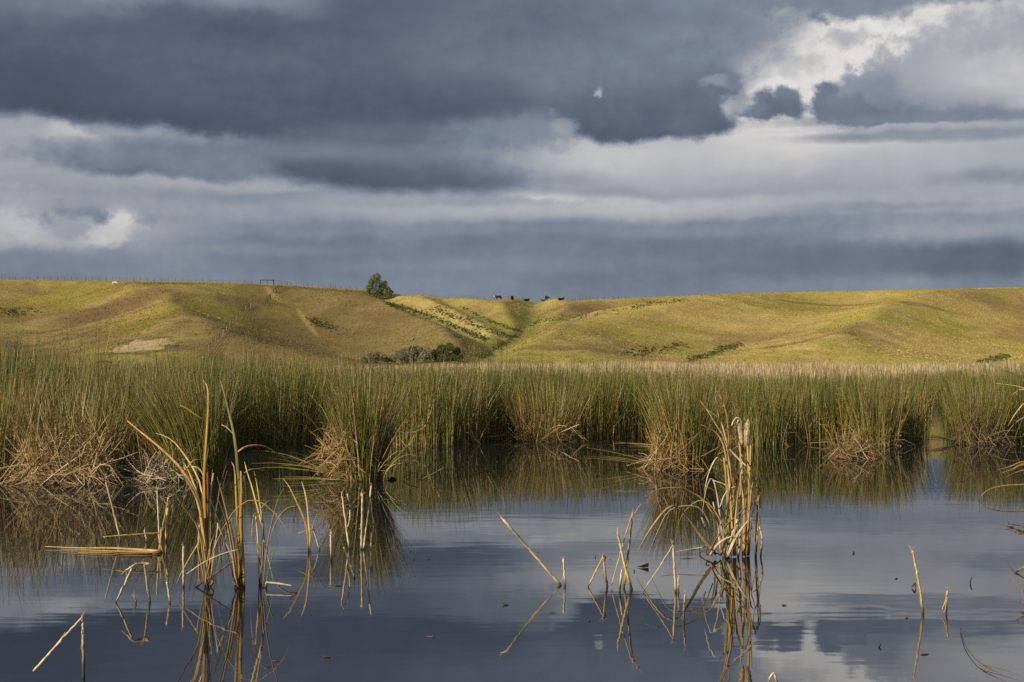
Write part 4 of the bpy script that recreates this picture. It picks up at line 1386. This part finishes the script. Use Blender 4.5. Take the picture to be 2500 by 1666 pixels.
for lab, wy, polys, cname in STICKS:
    Y = water_dist(wy)
    pcs = []
    for pts, w0, w1, wet in polys:
        m = max(10, 9 * (len(pts) - 1) + 1)
        Q = spline([at(x, y, Y + (wy - y) * .0004 * random.uniform(-1, 1)) for x, y in pts], m)
        Q = Q + RNG.normal(0, .0011, Q.shape)
        rad = np.linspace(w0, w1, m) / FPX * Y * .5 * (1 + .06 * RNG.normal(0, 1, m))
        pcs.append(tube(Q, rad, .95, 0, 8, LEAFC[cname][0], LEAFC[cname][1], wet=max(.03, wet * 1.5), jit=.14))
    for pts, w0, w1, wet in polys:                    # splintered end and a strip of peeling sheath
        e, e0 = at(*pts[-1], Y), at(*pts[-2], Y)
        d = (e - e0).normalized()
        r = w1 / FPX * Y * .5
        if e.z > .03:
            for k in range(3):
                q = e + Vector((random.gauss(0, .6), random.gauss(0, .6), 0)) * r
                pcs.append(tube(spline([q - d * .02, q + d * .008, q + d * random.uniform(.012, .05) + Vector((random.gauss(0, 1), random.gauss(0, 1), 0)) * r * 1.4], 5),
                                np.linspace(r * .55, r * .1, 5), .5, random.uniform(-1, 1), 5, *LEAFC[random.choice('pow')]))
        if len(pts) > 2 and random.random() < .75:
            m_ = at(*pts[1], Y)
            if m_.z > .06:
                dn = (at(*pts[0], Y) - m_).normalized()
                off = Vector((random.choice((-1, 1)) * random.uniform(.8, 1.6), random.gauss(0, 1), 0)) * r
                pcs.append(tube(spline([m_ + off * .5 - dn * .05, m_ + off * .8, m_ + off + dn * random.uniform(.02, .05), m_ + off * random.uniform(1.5, 3.5) + dn * random.uniform(.05, .09)], 7),
                                np.linspace(r * .5, r * .25, 7), .35, random.uniform(-1, 1), 5, *LEAFC[random.choice('poy')]))
    b = at(polys[0][0][0][0], wy, Y)
    o = poly_mesh('broken_stem', pcs, M_STEM, None, (b.x, b.y, 0))
    tag(o, lab, 'reed stem', 'broken reed stems standing in the pond')

# --- things that float on the water


def lying(name, lab, cat, rows, group=None):
    pcs = []
    for pts, w, c in rows:
        W = []
        for px, py in pts:
            p = at(px, py, water_dist(py))
            W.append((p.x, p.y, .012 + .004 * random.random()))
        Y = W[0][1]
        Q = spline(W, 12)
        t = np.linspace(0, 1, 12)
        pcs.append(tube(Q, w / FPX * Y * .5 * (1 - .8 * t ** 1.5), .6, 0, 6, *LEAFC[c]))
    o = poly_mesh(name, pcs, M_LEAF, None, W[0])
    return tag(o, lab, cat, group)


lying('floating_leaves', 'long bundle of straw leaves lying flat on the water at left', 'fallen leaves',
      [([(391, 1349), (340, 1347), (270, 1343), (200, 1342), (110, 1339)], 7, 'p'), ([(390, 1352), (320, 1351), (250, 1349), (150, 1345)], 5, 'o'),
       ([(389, 1354), (310, 1352), (260, 1354), (190, 1353)], 5, 'o'), ([(388, 1350), (320, 1345), (230, 1341)], 5, 'w'), ([(372, 1356), (310, 1357), (255, 1357)], 4, 'd')])


def floating_leaf():
    Y = water_dist(1386)
    a, b, c, d = at(1556, 1386, Y), at(1584, 1375, Y), at(1583, 1388, Y + .02), at(1570, 1390, Y - .05)
    for p in (a, c, d):
        p.z = max(p.z, .004)
    V = np.array([tuple(a), tuple(d), tuple(c), tuple(b)])
    th = np.array([0, .004, .003])
    V = np.concatenate([V, V + th])
    F = [(0, 1, 2, 3), (7, 6, 5, 4), (0, 4, 5, 1), (1, 5, 6, 2), (2, 6, 7, 3), (3, 7, 4, 0)]
    cc = np.tile(np.array([(.34, .16, .06)]), (8, 1)) * RNG.uniform(.5, 1.2, (8, 1))
    o = poly_mesh('floating_leaf', [(V, F, cc)], M_LEAF, None, tuple(a))
    tag(o, 'curled brown dead leaf floating left of the big cattail', 'fallen leaf')


floating_leaf()

BITS = [(1232, 1478, 'dark twig bent like an arrowhead in the open middle water', [(1226, 1472), (1235, 1480), (1241, 1486)], 4),
        (2083, 1351, 'dark speck of stem straight right of the big cattail', [(2083, 1354), (2084, 1346)], 6),
        (2371, 1425, 'dark split twig sticking up near the right edge', [(2370, 1428), (2369, 1419), (2373, 1409)], 4),
        (2232, 1436, 'small dark hooked twig left of the lone leaning stick', [(2226, 1434), (2234, 1424), (2235, 1436)], 4),
        (2147, 1580, 'reddish dark crumb floating low on the right', [(2144, 1582), (2147, 1576), (2151, 1572)], 6),
        (1454, 1361, 'tiny dark peg above the small tent stem', [(1454, 1364), (1454, 1355)], 3),
        (1548, 1396, 'tiny dark peg under the curled brown leaf', [(1548, 1397), (1548, 1391)], 4),
        (965, 1172, 'dark clod floating at the right foot of the lone rush clump', [(948, 1171), (958, 1168), (967, 1171)], 8),
        (797, 1606, 'thin dark twig afloat in the lower left water', [(788, 1605), (807, 1604)], 4),
        (826, 1431, 'thin dark twig afloat under the short white stick', [(818, 1431), (834, 1431)], 3),
        (1915, 1479, 'thin dark twig afloat in the bright cloud reflection', [(1909, 1478), (1920, 1480)], 3),
        (718, 1266, 'tiny dark peg between the bowed leaves', [(717, 1274), (717, 1256)], 3),
        (475, 1350, 'small dark knot beside the orange stem', [(474, 1353), (477, 1347)], 6)]
for px, wy, lab, pts, w in BITS:
    Y = water_dist(wy)
    Q = spline([at(x, y, Y) for x, y in pts], 7)
    Q[:, 2] = np.maximum(Q[:, 2], .004)
    o = poly_mesh('floating_twig', [tube(Q, w / FPX * Y * .5 * np.array([.6, 1, 1.1, 1, .9, .8, .5]), .9, 0, 6, (.06, .045, .035), (.09, .06, .045))], M_STEM, None, tuple(Q[0]))
    tag(o, lab, 'twig', 'dark bits on the water')

for i in range(14):
    p = at(random.uniform(600, 2450), random.uniform(1330, 1640), 10)
    px, wy = random.uniform(620, 2450), random.uniform(1340, 1640)
    Y = water_dist(wy)
    p = at(px, wy, Y)
    a = random.uniform(-.6, .6)
    d = Vector((math.cos(a), math.sin(a), 0)) * random.uniform(.006, .028)
    r = random.uniform(.0018, .0045)
    o = poly_mesh('floating_speck', [tube(spline([p - d + Vector((0, 0, .002)), p + Vector((0, 0, .004)), p + d + Vector((0, .004, .002))], 5), np.array([.5, 1, 1.1, .9, .4]) * r, .7, 0, 5,
                                          (.10, .075, .05), (.16, .12, .07))], M_STEM, None, tuple(p))
    tag(o, 'tiny brown speck of plant litter floating on the open pond', 'plant litter', 'specks of litter on the open water')

for lab, pts in (('curved thin stalk lifting from the water right of the lone rush clump', [(985, 1168), (1000, 1158), (1021, 1153)]),
                 ('dark straight stalk slanting up right of the lone rush clump', [(1024, 1173), (1050, 1160), (1085, 1142)])):
    Y = water_dist(1173)
    Q = spline([at(x, y, Y + .1) for x, y in pts], 9)
    Q[:, 2] = np.maximum(Q[:, 2], .003)
    tag(poly_mesh('fallen_stalk', [tube(Q, np.linspace(3, 1.5, 9) / FPX * Y * .5, .9, 0, 6, (.26, .20, .09), (.30, .24, .10))], M_STEM, None, tuple(Q[0])), lab, 'reed stem')

lying('weed_strand', 'thin dark wavy weed strand trailing on the water in the lower right corner', 'water weed',
      [([(2345, 1540), (2356, 1580), (2378, 1612), (2400, 1630), (2440, 1640), (2490, 1656)], 3, 'd'), ([(2400, 1632), (2425, 1644), (2462, 1662)], 2.5, 'd')])

# raft of dead rushes by the gap
Yr = water_dist(1119)
pr = at(2085, 1119, Yr)
rt = empty('rush_raft', (pr.x, pr.y, 0), 'low brown raft of dead rushes floating in front of the bed at right', 'rush raft')
v = tangle(260, -.05, 0, .42, .25, .25, .75, .22, .005, np.concatenate([RUSTS * .8, STRAWS * .7, DARK_STRAW]), .35, math.pi - .5, .9)
o = np_mesh('stalks', *v, M_DRY, rt)
o['kind'] = 'stuff'

# ------------------------------------------------------------------ fences


def post_mesh(h, r, c):
    Q = np.array([(0, 0, -.3), (0, 0, h * .5), (0, 0, h)])
    return tube(Q, [r, r, r * .9], 1, 0, 6, c, c)


def fence(name, label, pts, h, r, colours, lean=.03, wires=3, wr=.007):
    """pts: ground points; every post its own part, the wires one part"""
    o0 = Vector(tuple(pts[0]))
    root = empty(name, o0, label, 'fence')
    meshes = []
    for c in colours:
        ob = poly_mesh('post', [post_mesh(h, r, c)], M_WOOD)
        meshes.append(ob.data)
        bpy.data.objects.remove(ob)
    tops = []
    for p in pts:
        o = bpy.data.objects.new('post', random.choice(meshes))
        col.objects.link(o)
        o.parent = root
        o.location = Vector(tuple(p)) - o0
        o.rotation_euler = (random.gauss(0, lean), random.gauss(0, lean), random.uniform(0, 6))
        o.scale = (1, 1, random.uniform(.88, 1.1))
        tops.append(Vector(tuple(p)))
    pcs = []
    for k in range(wires):
        z = h * (.35 + .28 * k)
        Q = np.array([(p.x, p.y - r, p.z + z) for p in tops])
        pcs.append(tube(Q, wr, 1, 0, 4, (.10, .09, .075), (.10, .09, .075)))
    w = poly_mesh('wire', pcs, M_WOOD, root, o0)
    return root


def crest(px, dy=0):
    """ground point on the skyline at photograph column px"""
    a, _ = ray(px, 700)
    yy = np.arange(380, 480, .5)
    zt = terrain(a * yy, yy)
    i = int(np.argmax((zt - EYE) / yy))
    y = yy[i] + dy
    return np.array([a * y, y, float(terrain(np.array([a * y]), np.array([y]))[0])])


DARKP = [(.07, .06, .055), (.09, .075, .065), (.06, .055, .05)]
LIGHTP = [(.42, .38, .33), (.34, .30, .26), (.50, .46, .40)]
xs = [5 + 16.9 * i + random.gauss(0, .8) for i in range(-6, 37)]
fence('skyline_fence', 'long wire fence of thin dark posts along the left skyline', [crest(x, 1) for x in xs if x < 622], 1.2, .05, DARKP)
xs = [692]
while xs[-1] < 880:
    xs.append(xs[-1] + 3.0 + (xs[-1] - 690) * .028)
fence('skyline_fence', 'close set posts on the skyline between the gate frame and the tree', [crest(x, 1) for x in xs], 1.15, .05, DARKP[:1] + LIGHTP)
xs = [1035 + 8.6 * i + random.gauss(0, 1.2) for i in range(58)]
fence('skyline_fence', 'faint low fence on the saddle skyline behind the cattle', [crest(x, 3) for x in xs], 1.0, .045, DARKP + LIGHTP[:1])
up = [hit(x, y) for x, y in ((688, 703), (681, 709), (675, 716), (668, 723), (660, 731), (653, 740), (647, 748))]
fence('hill_fence', 'dark wire fence climbing to the skyline right of the gate frame', up, 1.3, .10, [DARKP[0], (.12, .10, .08)], wires=4, wr=.03)
lowp = [hit(x, y) for x, y in ((612, 752), (600, 757), (594, 762), (586, 770), (577, 780), (569, 790), (561, 800), (553, 810), (545, 821), (536, 829), (527, 837), (518, 847), (510, 860), (502, 873), (496, 886))]
fence('hill_fence', 'fence of pale posts running down the near hillside to the reeds', lowp, 1.15, .075, [(.50, .46, .40), (.36, .32, .27), (.14, .11, .09)], wires=4, wr=.028)

# gate frame on the skyline
ga, gb = crest(636, 1), crest(668, 1)
zz = (ga[2] + gb[2]) / 2
gt = empty('gate_frame', tuple(ga), 'dark square gate frame standing on the left skyline', 'gate')
g0 = np.array(tuple(ga))
gm = (ga + gb) / 2
for p in (ga, gb):
    poly_mesh('post', [tube(np.array([(p[0], p[1], p[2] - .3), (p[0], p[1], zz + 1.42)]), .13, 1, 0, 6, DARKP[0], DARKP[0])], M_WOOD, gt, gt.location)
poly_mesh('post', [tube(np.array([(gm[0], gm[1], gm[2] - .3), (gm[0], gm[1], zz + 1.3)]), .07, 1, 0, 6, DARKP[0], DARKP[0])], M_WOOD, gt, gt.location)
poly_mesh('top_rail', [tube(np.array([(ga[0] - .15, ga[1], zz + 1.36), (gb[0] + .15, gb[1], zz + 1.36)]), .12, 1, 0, 6, DARKP[0], DARKP[0])], M_WOOD, gt, gt.location)
gr_ = crest(704, 1)
poly_mesh('wire', [tube(np.array([(gb[0], gb[1], zz + 1.3), (gr_[0], gr_[1], gr_[2] + 1.25)]), .035, 1, 0, 4, DARKP[1], DARKP[1])], M_WOOD, gt, gt.location)

# ------------------------------------------------------------------ trees, bushes, scrub


def leaf_cloud(centres, radii, n, size, cols, squash=1.0, hollow=.45):
    """small leaf faces spread through overlapping lumps"""
    k = RNG.integers(0, len(centres), n)
    d = RNG.normal(0, 1, (n, 3))
    d /= np.linalg.norm(d, axis=1)[:, None]
    r = (hollow + (1 - hollow) * RNG.random(n)) ** .6
    p = np.array(centres)[k] + d * (np.array(radii)[k] * r)[:, None] * np.array([1, 1, squash])
    a = RNG.normal(0, 1, (n, 3)) + d * .4
    a /= np.linalg.norm(a, axis=1)[:, None]
    b = np.cross(a, RNG.normal(0, 1, (n, 3)))
    b /= np.linalg.norm(b, axis=1)[:, None]
    s = size * RNG.uniform(.5, 1.3, n)[:, None]
    V = np.stack([p - a * s, p + b * s * .45, p + a * s, p - b * s * .45], 1).reshape(-1, 3)
    F = np.arange(n * 4).reshape(-1, 4)
    tone = RNG.uniform(.7, 1.3, len(centres))[k] * RNG.uniform(.75, 1.25, n)
    c = np.array(cols)[RNG.integers(0, len(cols), n)] * tone[:, None]
    return V, F, np.repeat(c, 4, 0)


def bush(name, label, cat, base, w, h, n, size, cols, twigs=0, twc=(.36, .31, .25), trunk=True, lumps=14, depth=None, shape=None, group=None):
    root = empty(name, tuple(base), label, cat, group)
    depth = depth or w
    cs, rs = [], []
    if shape:
        for (dx, dz, r) in shape:
            for q in range(2):
                cs.append((dx + RNG.normal(0, .15 * r), RNG.normal(0, .30 * depth * .5), dz + RNG.normal(0, .15 * r)))
                rs.append(r * RNG.uniform(.8, 1.05))
    else:
        for i in range(lumps):
            a = RNG.uniform(0, 2 * math.pi)
            q = math.sqrt(RNG.random()) * .72
            zt = h * (.25 + .55 * RNG.random() * (1 - q * q * .7))
            cs.append((math.cos(a) * q * w / 2, math.sin(a) * q * depth / 2, zt))
            rs.append(h * RNG.uniform(.18, .30))
    np_mesh('crown', *leaf_cloud(cs, rs, n, size, cols), M_FOL, root)
    if trunk:
        pcs = [tube(spline([(0, 0, -.4), (0.1, 0, h * .2), (-.1, .05, h * .45), (0, 0, h * .75)], 8), np.linspace(.035 * h, .008 * h, 8), 1, 0, 7, (.16, .13, .10), (.14, .11, .09))]
        for c in cs[:12]:
            s = (0, 0, h * RNG.uniform(.08, .4))
            pcs.append(tube(spline([s, ((c[0]) * .5, c[1] * .5, (s[2] + c[2]) * .5 + .1), c], 6), np.linspace(.016 * h, .004 * h, 6), 1, 0, 5, (.17, .14, .11), (.17, .14, .11)))
        poly_mesh('trunk', pcs, M_WOOD, root)
    if twigs:
        pcs = []
        for i in range(twigs):
            c = cs[RNG.integers(0, len(cs))]
            s = np.array([c[0] * .4, c[1] * .4 - .3, h * .15])
            e = np.array(c) * RNG.uniform(.9, 1.25) + RNG.normal(0, .25, 3) + np.array([0, -depth * .18, .2])
            e[2] = max(e[2], .3)
            m = (s + e) / 2 + RNG.normal(0, .35, 3)
            m2 = e * .75 + s * .25 + RNG.normal(0, .3, 3)
            pcs.append(tube(spline([s, m, m2, e], 9), np.linspace(.055, .018, 9), 1, 0, 5, twc, twc))
            for j in range(2):
                q = m2 + RNG.normal(0, .1, 3)
                pcs.append(tube(spline([q, q + RNG.normal(0, .4, 3), q + RNG.normal(0, .6, 3) + np.array([0, -.2, .25])], 6), np.linspace(.03, .012, 6), 1, 0, 4, twc, twc))
        poly_mesh('bare_branches', pcs, M_WOOD, root)
    return root


tb = hit(934, 732)
s_ = tb[1] / FPX
# lumps of the lone tree read off its outline: sideways offset, height, radius in photograph pixels
TS = [(-21, 52, 9), (-12, 55, 8), (-27, 44, 7), (-14, 40, 11), (-30, 34, 7), (-36, 30, 5), (-22, 27, 11), (-34, 22, 6), (-6, 30, 11), (6, 42, 6), (3, 34, 8), (-10, 16, 11),
      (5, 22, 11), (14, 26, 7), (-20, 17, 9), (12, 13, 10), (0, 8, 10), (18, 18, 6), (-33, 18, 5), (8, 5, 7), (20, 9, 6)]
bush('lone_tree', 'single dark green tree leaning on the hill crest left of middle', 'tree', tb + np.array([0, 0, -.2]), 60 * s_, 60 * s_, 7500, .22,
     [(.16, .20, .07), (.21, .23, .08), (.115, .145, .055), (.25, .235, .11)], depth=50 * s_, shape=[(a * s_, b * s_, c * s_ * 1.18) for a, b, c in TS])


def at_ground(px, Y):
    a, _ = ray(px, 880)
    x = float(a) * Y
    return np.array([x, Y, float(terrain(np.array([x]), np.array([Y]))[0])])


bush('hawthorn_bush', 'wide grey bush full of bare whitish branches at the hill foot', 'bush', at_ground(1008, 247), 8.6, 4.2, 5200, .14,
     [(.19, .18, .085), (.14, .145, .065), (.24, .21, .11), (.11, .125, .05)], twigs=30, depth=5, shape=[(a * .068, b * .068, c * .068) for a, b, c in ((-50, 12, 12), (-34, 21, 13), (-17, 30, 13), (0, 36, 12), (14, 34, 13), (30, 28, 13), (46, 20, 13), (-24, 10, 14), (8, 14, 16), (36, 9, 14))])
bush('green_bush', 'rounded dark green bush right of the grey branchy one', 'bush', at_ground(1088, 249), 5.0, 3.9, 4600, .14,
     [(.065, .095, .028), (.09, .125, .035), (.12, .145, .04)], depth=4.5, shape=[(a * .068, b * .068, c * .068) for a, b, c in ((-26, 20, 11), (-10, 32, 13), (9, 34, 13), (26, 25, 12), (0, 14, 16), (22, 11, 13), (-22, 9, 12), (36, 9, 8))])
bush('low_bush', 'low olive bush left of the grey branchy one', 'bush', at_ground(912, 246), 4.2, 2.6, 2600, .12,
     [(.12, .125, .06), (.09, .10, .05), (.15, .145, .08)], twigs=10, depth=3.5, shape=[(a * .068, b * .068, c * .068) for a, b, c in ((-24, 9, 9), (-8, 17, 10), (9, 18, 10), (24, 12, 10), (0, 8, 11), (36, 8, 7))])

# small dark bird on the topmost bare branch
hb = at(1010, 830, 245)
bd = poly_mesh('bird', [tube(spline([(-.16, 0, -.16), (-.08, 0, -.02), (0, 0, .1), (.06, 0, .22), (.07, 0, .28), (.13, 0, .30)], 10),
                             [.015, .04, .09, .11, .11, .09, .065, .06, .055, .012], .8, 0, 8, (.03, .028, .026), (.03, .028, .026))], M_COAT)
bd.location = hb
tag(bd, 'tiny dark bird perched on top of the grey branchy bush', 'bird')
pk = poly_mesh('perch_twig', [tube(spline([(hb.x - .3, hb.y + .4, hb.z - 1.5), (hb.x - .1, hb.y + .1, hb.z - .7), (hb.x, hb.y, hb.z - .05), (hb.x + .05, hb.y, hb.z + .02)], 8), np.linspace(.06, .02, 8), 1, 0, 5, (.42, .38, .33), (.42, .38, .33))],
               M_WOOD, None, None)
bushes = [o for o in col.objects if o.name.startswith('hawthorn_bush')]
pk.data.transform(__import__('mathutils').Matrix.Translation(-bushes[0].location))
pk.parent = bushes[0]
pk.name = 'bare_branch'


def scrub(label, line, n, wpx, cols, size=.55, leaves=16):
    """dark bracken along a hollow: clumps of leaf faces on the slope"""
    P = np.array(line, float)
    seg = RNG.integers(0, len(P) - 1, n)
    q = RNG.random(n)[:, None]
    pp = P[seg] * (1 - q) + P[seg + 1] * q
    pp = pp + RNG.normal(0, 1, (n, 2)) * np.array([wpx, wpx * .35])
    cs, rs = [], []
    for px, py in pp:
        g_ = hit(px, py)
        r = size * RNG.uniform(.5, 1.25)
        cs.append((g_[0], g_[1], g_[2] + r * .35))
        rs.append(r)
    o = np_mesh('bracken', *leaf_cloud(cs, rs, n * leaves, .22, cols, .8, .2), M_FOL)
    tag(o, label, None, None, 'stuff')
    return o


DK = [(.10, .11, .042), (.075, .09, .035), (.14, .135, .05), (.12, .105, .05)]
GRN = [(.15, .19, .04), (.11, .15, .035), (.21, .23, .05)]
scrub('dark bracken lining the gully below the lone tree', [(945, 742), (985, 752), (1040, 770), (1100, 795), (1150, 815), (1190, 832)], 420, 7, DK, .34, 9)
scrub('green bracken strip on the bright ridge', [(1060, 752), (1100, 770), (1160, 795), (1240, 822)], 280, 10, GRN + DK, .30, 8)
scrub('dark bracken at the edge of the back valley', [(1125, 750), (1180, 778), (1230, 798), (1270, 811)], 150, 4, DK, .30, 8)
scrub('dark bushes in the gully mouth', [(1268, 816), (1225, 842), (1190, 864), (1170, 876)], 80, 6, DK, .7)
scrub('dark scrub along the hollow behind the right hill', [(1280, 800), (1330, 782), (1420, 775), (1600, 740)], 110, 8, DK + GRN, .30, 8)
scrub('green scrub in the upper hollow of the right hill', [(1530, 755), (1600, 742), (1670, 734)], 100, 7, GRN + DK, .30, 8)
scrub('scattered dark scrub low on the right hill', [(1545, 865), (1600, 855), (1670, 842)], 100, 14, DK, .30, 8)
scrub('dark scrub climbing the hollow right of middle', [(1680, 882), (1730, 868), (1770, 852), (1806, 844)], 190, 8, DK + GRN, .40, 9)
scrub('bracken patch at the hill foot far right', [(2395, 886), (2430, 878), (2458, 870)], 110, 7, DK + GRN, .40, 9)
scrub('dark bracken patch on the far left slope', [(15, 755), (40, 768), (75, 762)], 120, 14, DK, .30, 8)
scrub('green bracken in the left gully', [(760, 782), (790, 795), (825, 808)], 110, 11, DK + GRN, .30, 8)

# pale stone near the skyline and dark log at the hill foot
ps = hit(281, 692)
st_ = tube(spline([(-.95, 0, .02), (-.6, 0, .16), (0, .05, .22), (.6, 0, .15), (1.0, 0, .02)], 9), np.array([.08, .2, .3, .34, .3, .33, .26, .2, .06]), .7, 0, 8, (.72, .66, .56), (.70, .62, .5))
tag(poly_mesh('pale_stone', [st_], M_WOOD, None, (0, 0, 0)), 'long pale stone lying just under the left skyline', 'stone').location = tuple(ps)
pl = at_ground(255, 232)
lg = tube(spline([(-1.3, 0, .3), (-.4, .1, .42), (.5, 0, .38), (1.3, .1, .2)], 9), np.linspace(.13, .09, 9), 1, 0, 7, (.06, .05, .045), (.07, .06, .05))
tag(poly_mesh('fallen_log', [lg], M_WOOD, None, (0, 0, 0)), 'dark fallen log below the sand patch', 'log').location = (pl[0], pl[1], pl[2] + .55)

# ------------------------------------------------------------------ cattle


def cow_mesh(pose):
    """skeleton grown by a skin modifier: one continuous body; x forward, z up"""
    if pose == 'stand':
        V = [(-.70, 0, 1.18), (-.25, 0, 1.10), (.25, 0, 1.08), (.62, 0, 1.16), (.92, 0, 1.32), (1.14, 0, 1.40), (1.38, 0, 1.26), (1.50, 0, 1.16)]
    elif pose == 'graze':
        V = [(-.70, 0, 1.18), (-.25, 0, 1.10), (.25, 0, 1.08), (.62, 0, 1.12), (.95, 0, .92), (1.15, 0, .62), (1.28, 0, .34), (1.34, 0, .20)]
    else:
        V = [(-.72, 0, .48), (-.25, 0, .46), (.25, 0, .46), (.60, 0, .54), (.88, 0, .74), (1.06, 0, .86), (1.30, 0, .74), (1.42, 0, .66)]
    Rr = [.30, .40, .40, .34, .22, .18, .15, .10]
    E = [(i, i + 1) for i in range(7)]

    def add(p, r, k):
        V.append(p)
        Rr.append(r)
        E.append((k, len(V) - 1))
        return len(V) - 1
    if pose in ('stand', 'graze'):
        for s in (-1, 1):
            k = add((-.66, s * .20, .92), .19, 0)
            k = add((-.76, s * .20, .52), .10, k)
            k = add((-.68, s * .20, .26), .07, k)
            add((-.66, s * .20, .03), .075, k)
            k = add((.58, s * .19, .82), .16, 3)
            k = add((.60, s * .18, .46), .09, k)
            k = add((.59, s * .18, .22), .065, k)
            add((.60, s * .18, .03), .07, k)
        k = add((-.98, 0, 1.10), .06, 0)
        add((-1.02, 0, .55), .05, k)
    else:
        for s in (-1, 1):
            k = add((-.50, s * .36, .28), .16, 0)
            k = add((-.15, s * .44, .12), .09, k)
            add((-.45, s * .46, .08), .07, k)
            k = add((.58, s * .30, .24), .12, 3)
            k = add((.86, s * .32, .10), .08, k)
            add((.62, s * .36, .06), .06, k)
        add((-1.0, 0.1, .22), .05, 0)
    for s in (-1, 1):
        b = V[5]
        add((b[0] - .04, s * .26, b[2] + .06), .05, 5)
    me = bpy.data.meshes.new('cow')
    me.from_pydata(V, E, [])
    ob = bpy.data.objects.new('cow_skeleton', me)
    col.objects.link(ob)
    md = ob.modifiers.new('skin', 'SKIN')
    for i, sv in enumerate(me.skin_vertices[0].data):
        sv.radius = (Rr[i], Rr[i])
        sv.use_root = (i == 1)
    md.use_smooth_shade = True
    sb = ob.modifiers.new('sub', 'SUBSURF')
    sb.levels = 1
    sb.render_levels = 1
    dg = bpy.context.evaluated_depsgraph_get()
    new = bpy.data.meshes.new_from_object(ob.evaluated_get(dg))
    head = np.array(V[6])
    bpy.data.objects.remove(ob)
    bpy.data.meshes.remove(me)
    return new, head


def cow(label, px, py, pose, heading, coat, scale=1.0, face=(.75, .70, .64), name='cow'):
    me, head = cow_mesh(pose)
    n = len(me.vertices)
    co = np.zeros(n * 3)
    me.vertices.foreach_get('co', co)
    co = co.reshape(-1, 3)
    cc = np.ones((n, 4), np.float32)
    cc[:, :3] = coat
    d = np.linalg.norm(co - head, axis=1)
    cc[d < .30, :3] = face
    cc[(co[:, 2] < .16) & (pose != 'lie'), :3] = face
    for nm in [a.name for a in me.color_attributes]:
        me.color_attributes.remove(me.color_attributes[nm])
    a = me.color_attributes.new('tint', 'FLOAT_COLOR', 'POINT')
    a.data.foreach_set('color', cc.ravel())
    me.materials.clear()
    me.materials.append(M_COAT)
    o = bpy.data.objects.new(name, me)
    col.objects.link(o)
    g_ = hit(px, py)
    o.location = (g_[0], g_[1], g_[2] - .03)
    o.rotation_euler = (0, 0, heading)
    o.scale = (scale,) * 3
    me.name = name
    return tag(o, label, 'cow', 'cattle grazing and resting on the saddle')


CB, BK = (.030, .016, .012), (.016, .012, .012)
cow('brown cow standing side on with its white face to the left', 1217, 731, 'stand', R(172), CB)
cow('black cow standing end on at the front of the saddle', 1251, 735, 'graze', R(80), BK)
cow('dark cow lying down with white face between end-on and grazing cows', 1285, 736, 'lie', R(12), BK)
cow('brown cow grazing alone on the right of the saddle skyline', 1336, 734, 'graze', R(-62), CB, 1.08)
cow('small dark animal lying left of the grazing brown cow', 1327, 735, 'lie', R(170), CB, .75, CB)
cow('white faced cow lying rightmost and low on the saddle', 1369, 734, 'lie', R(8), CB)
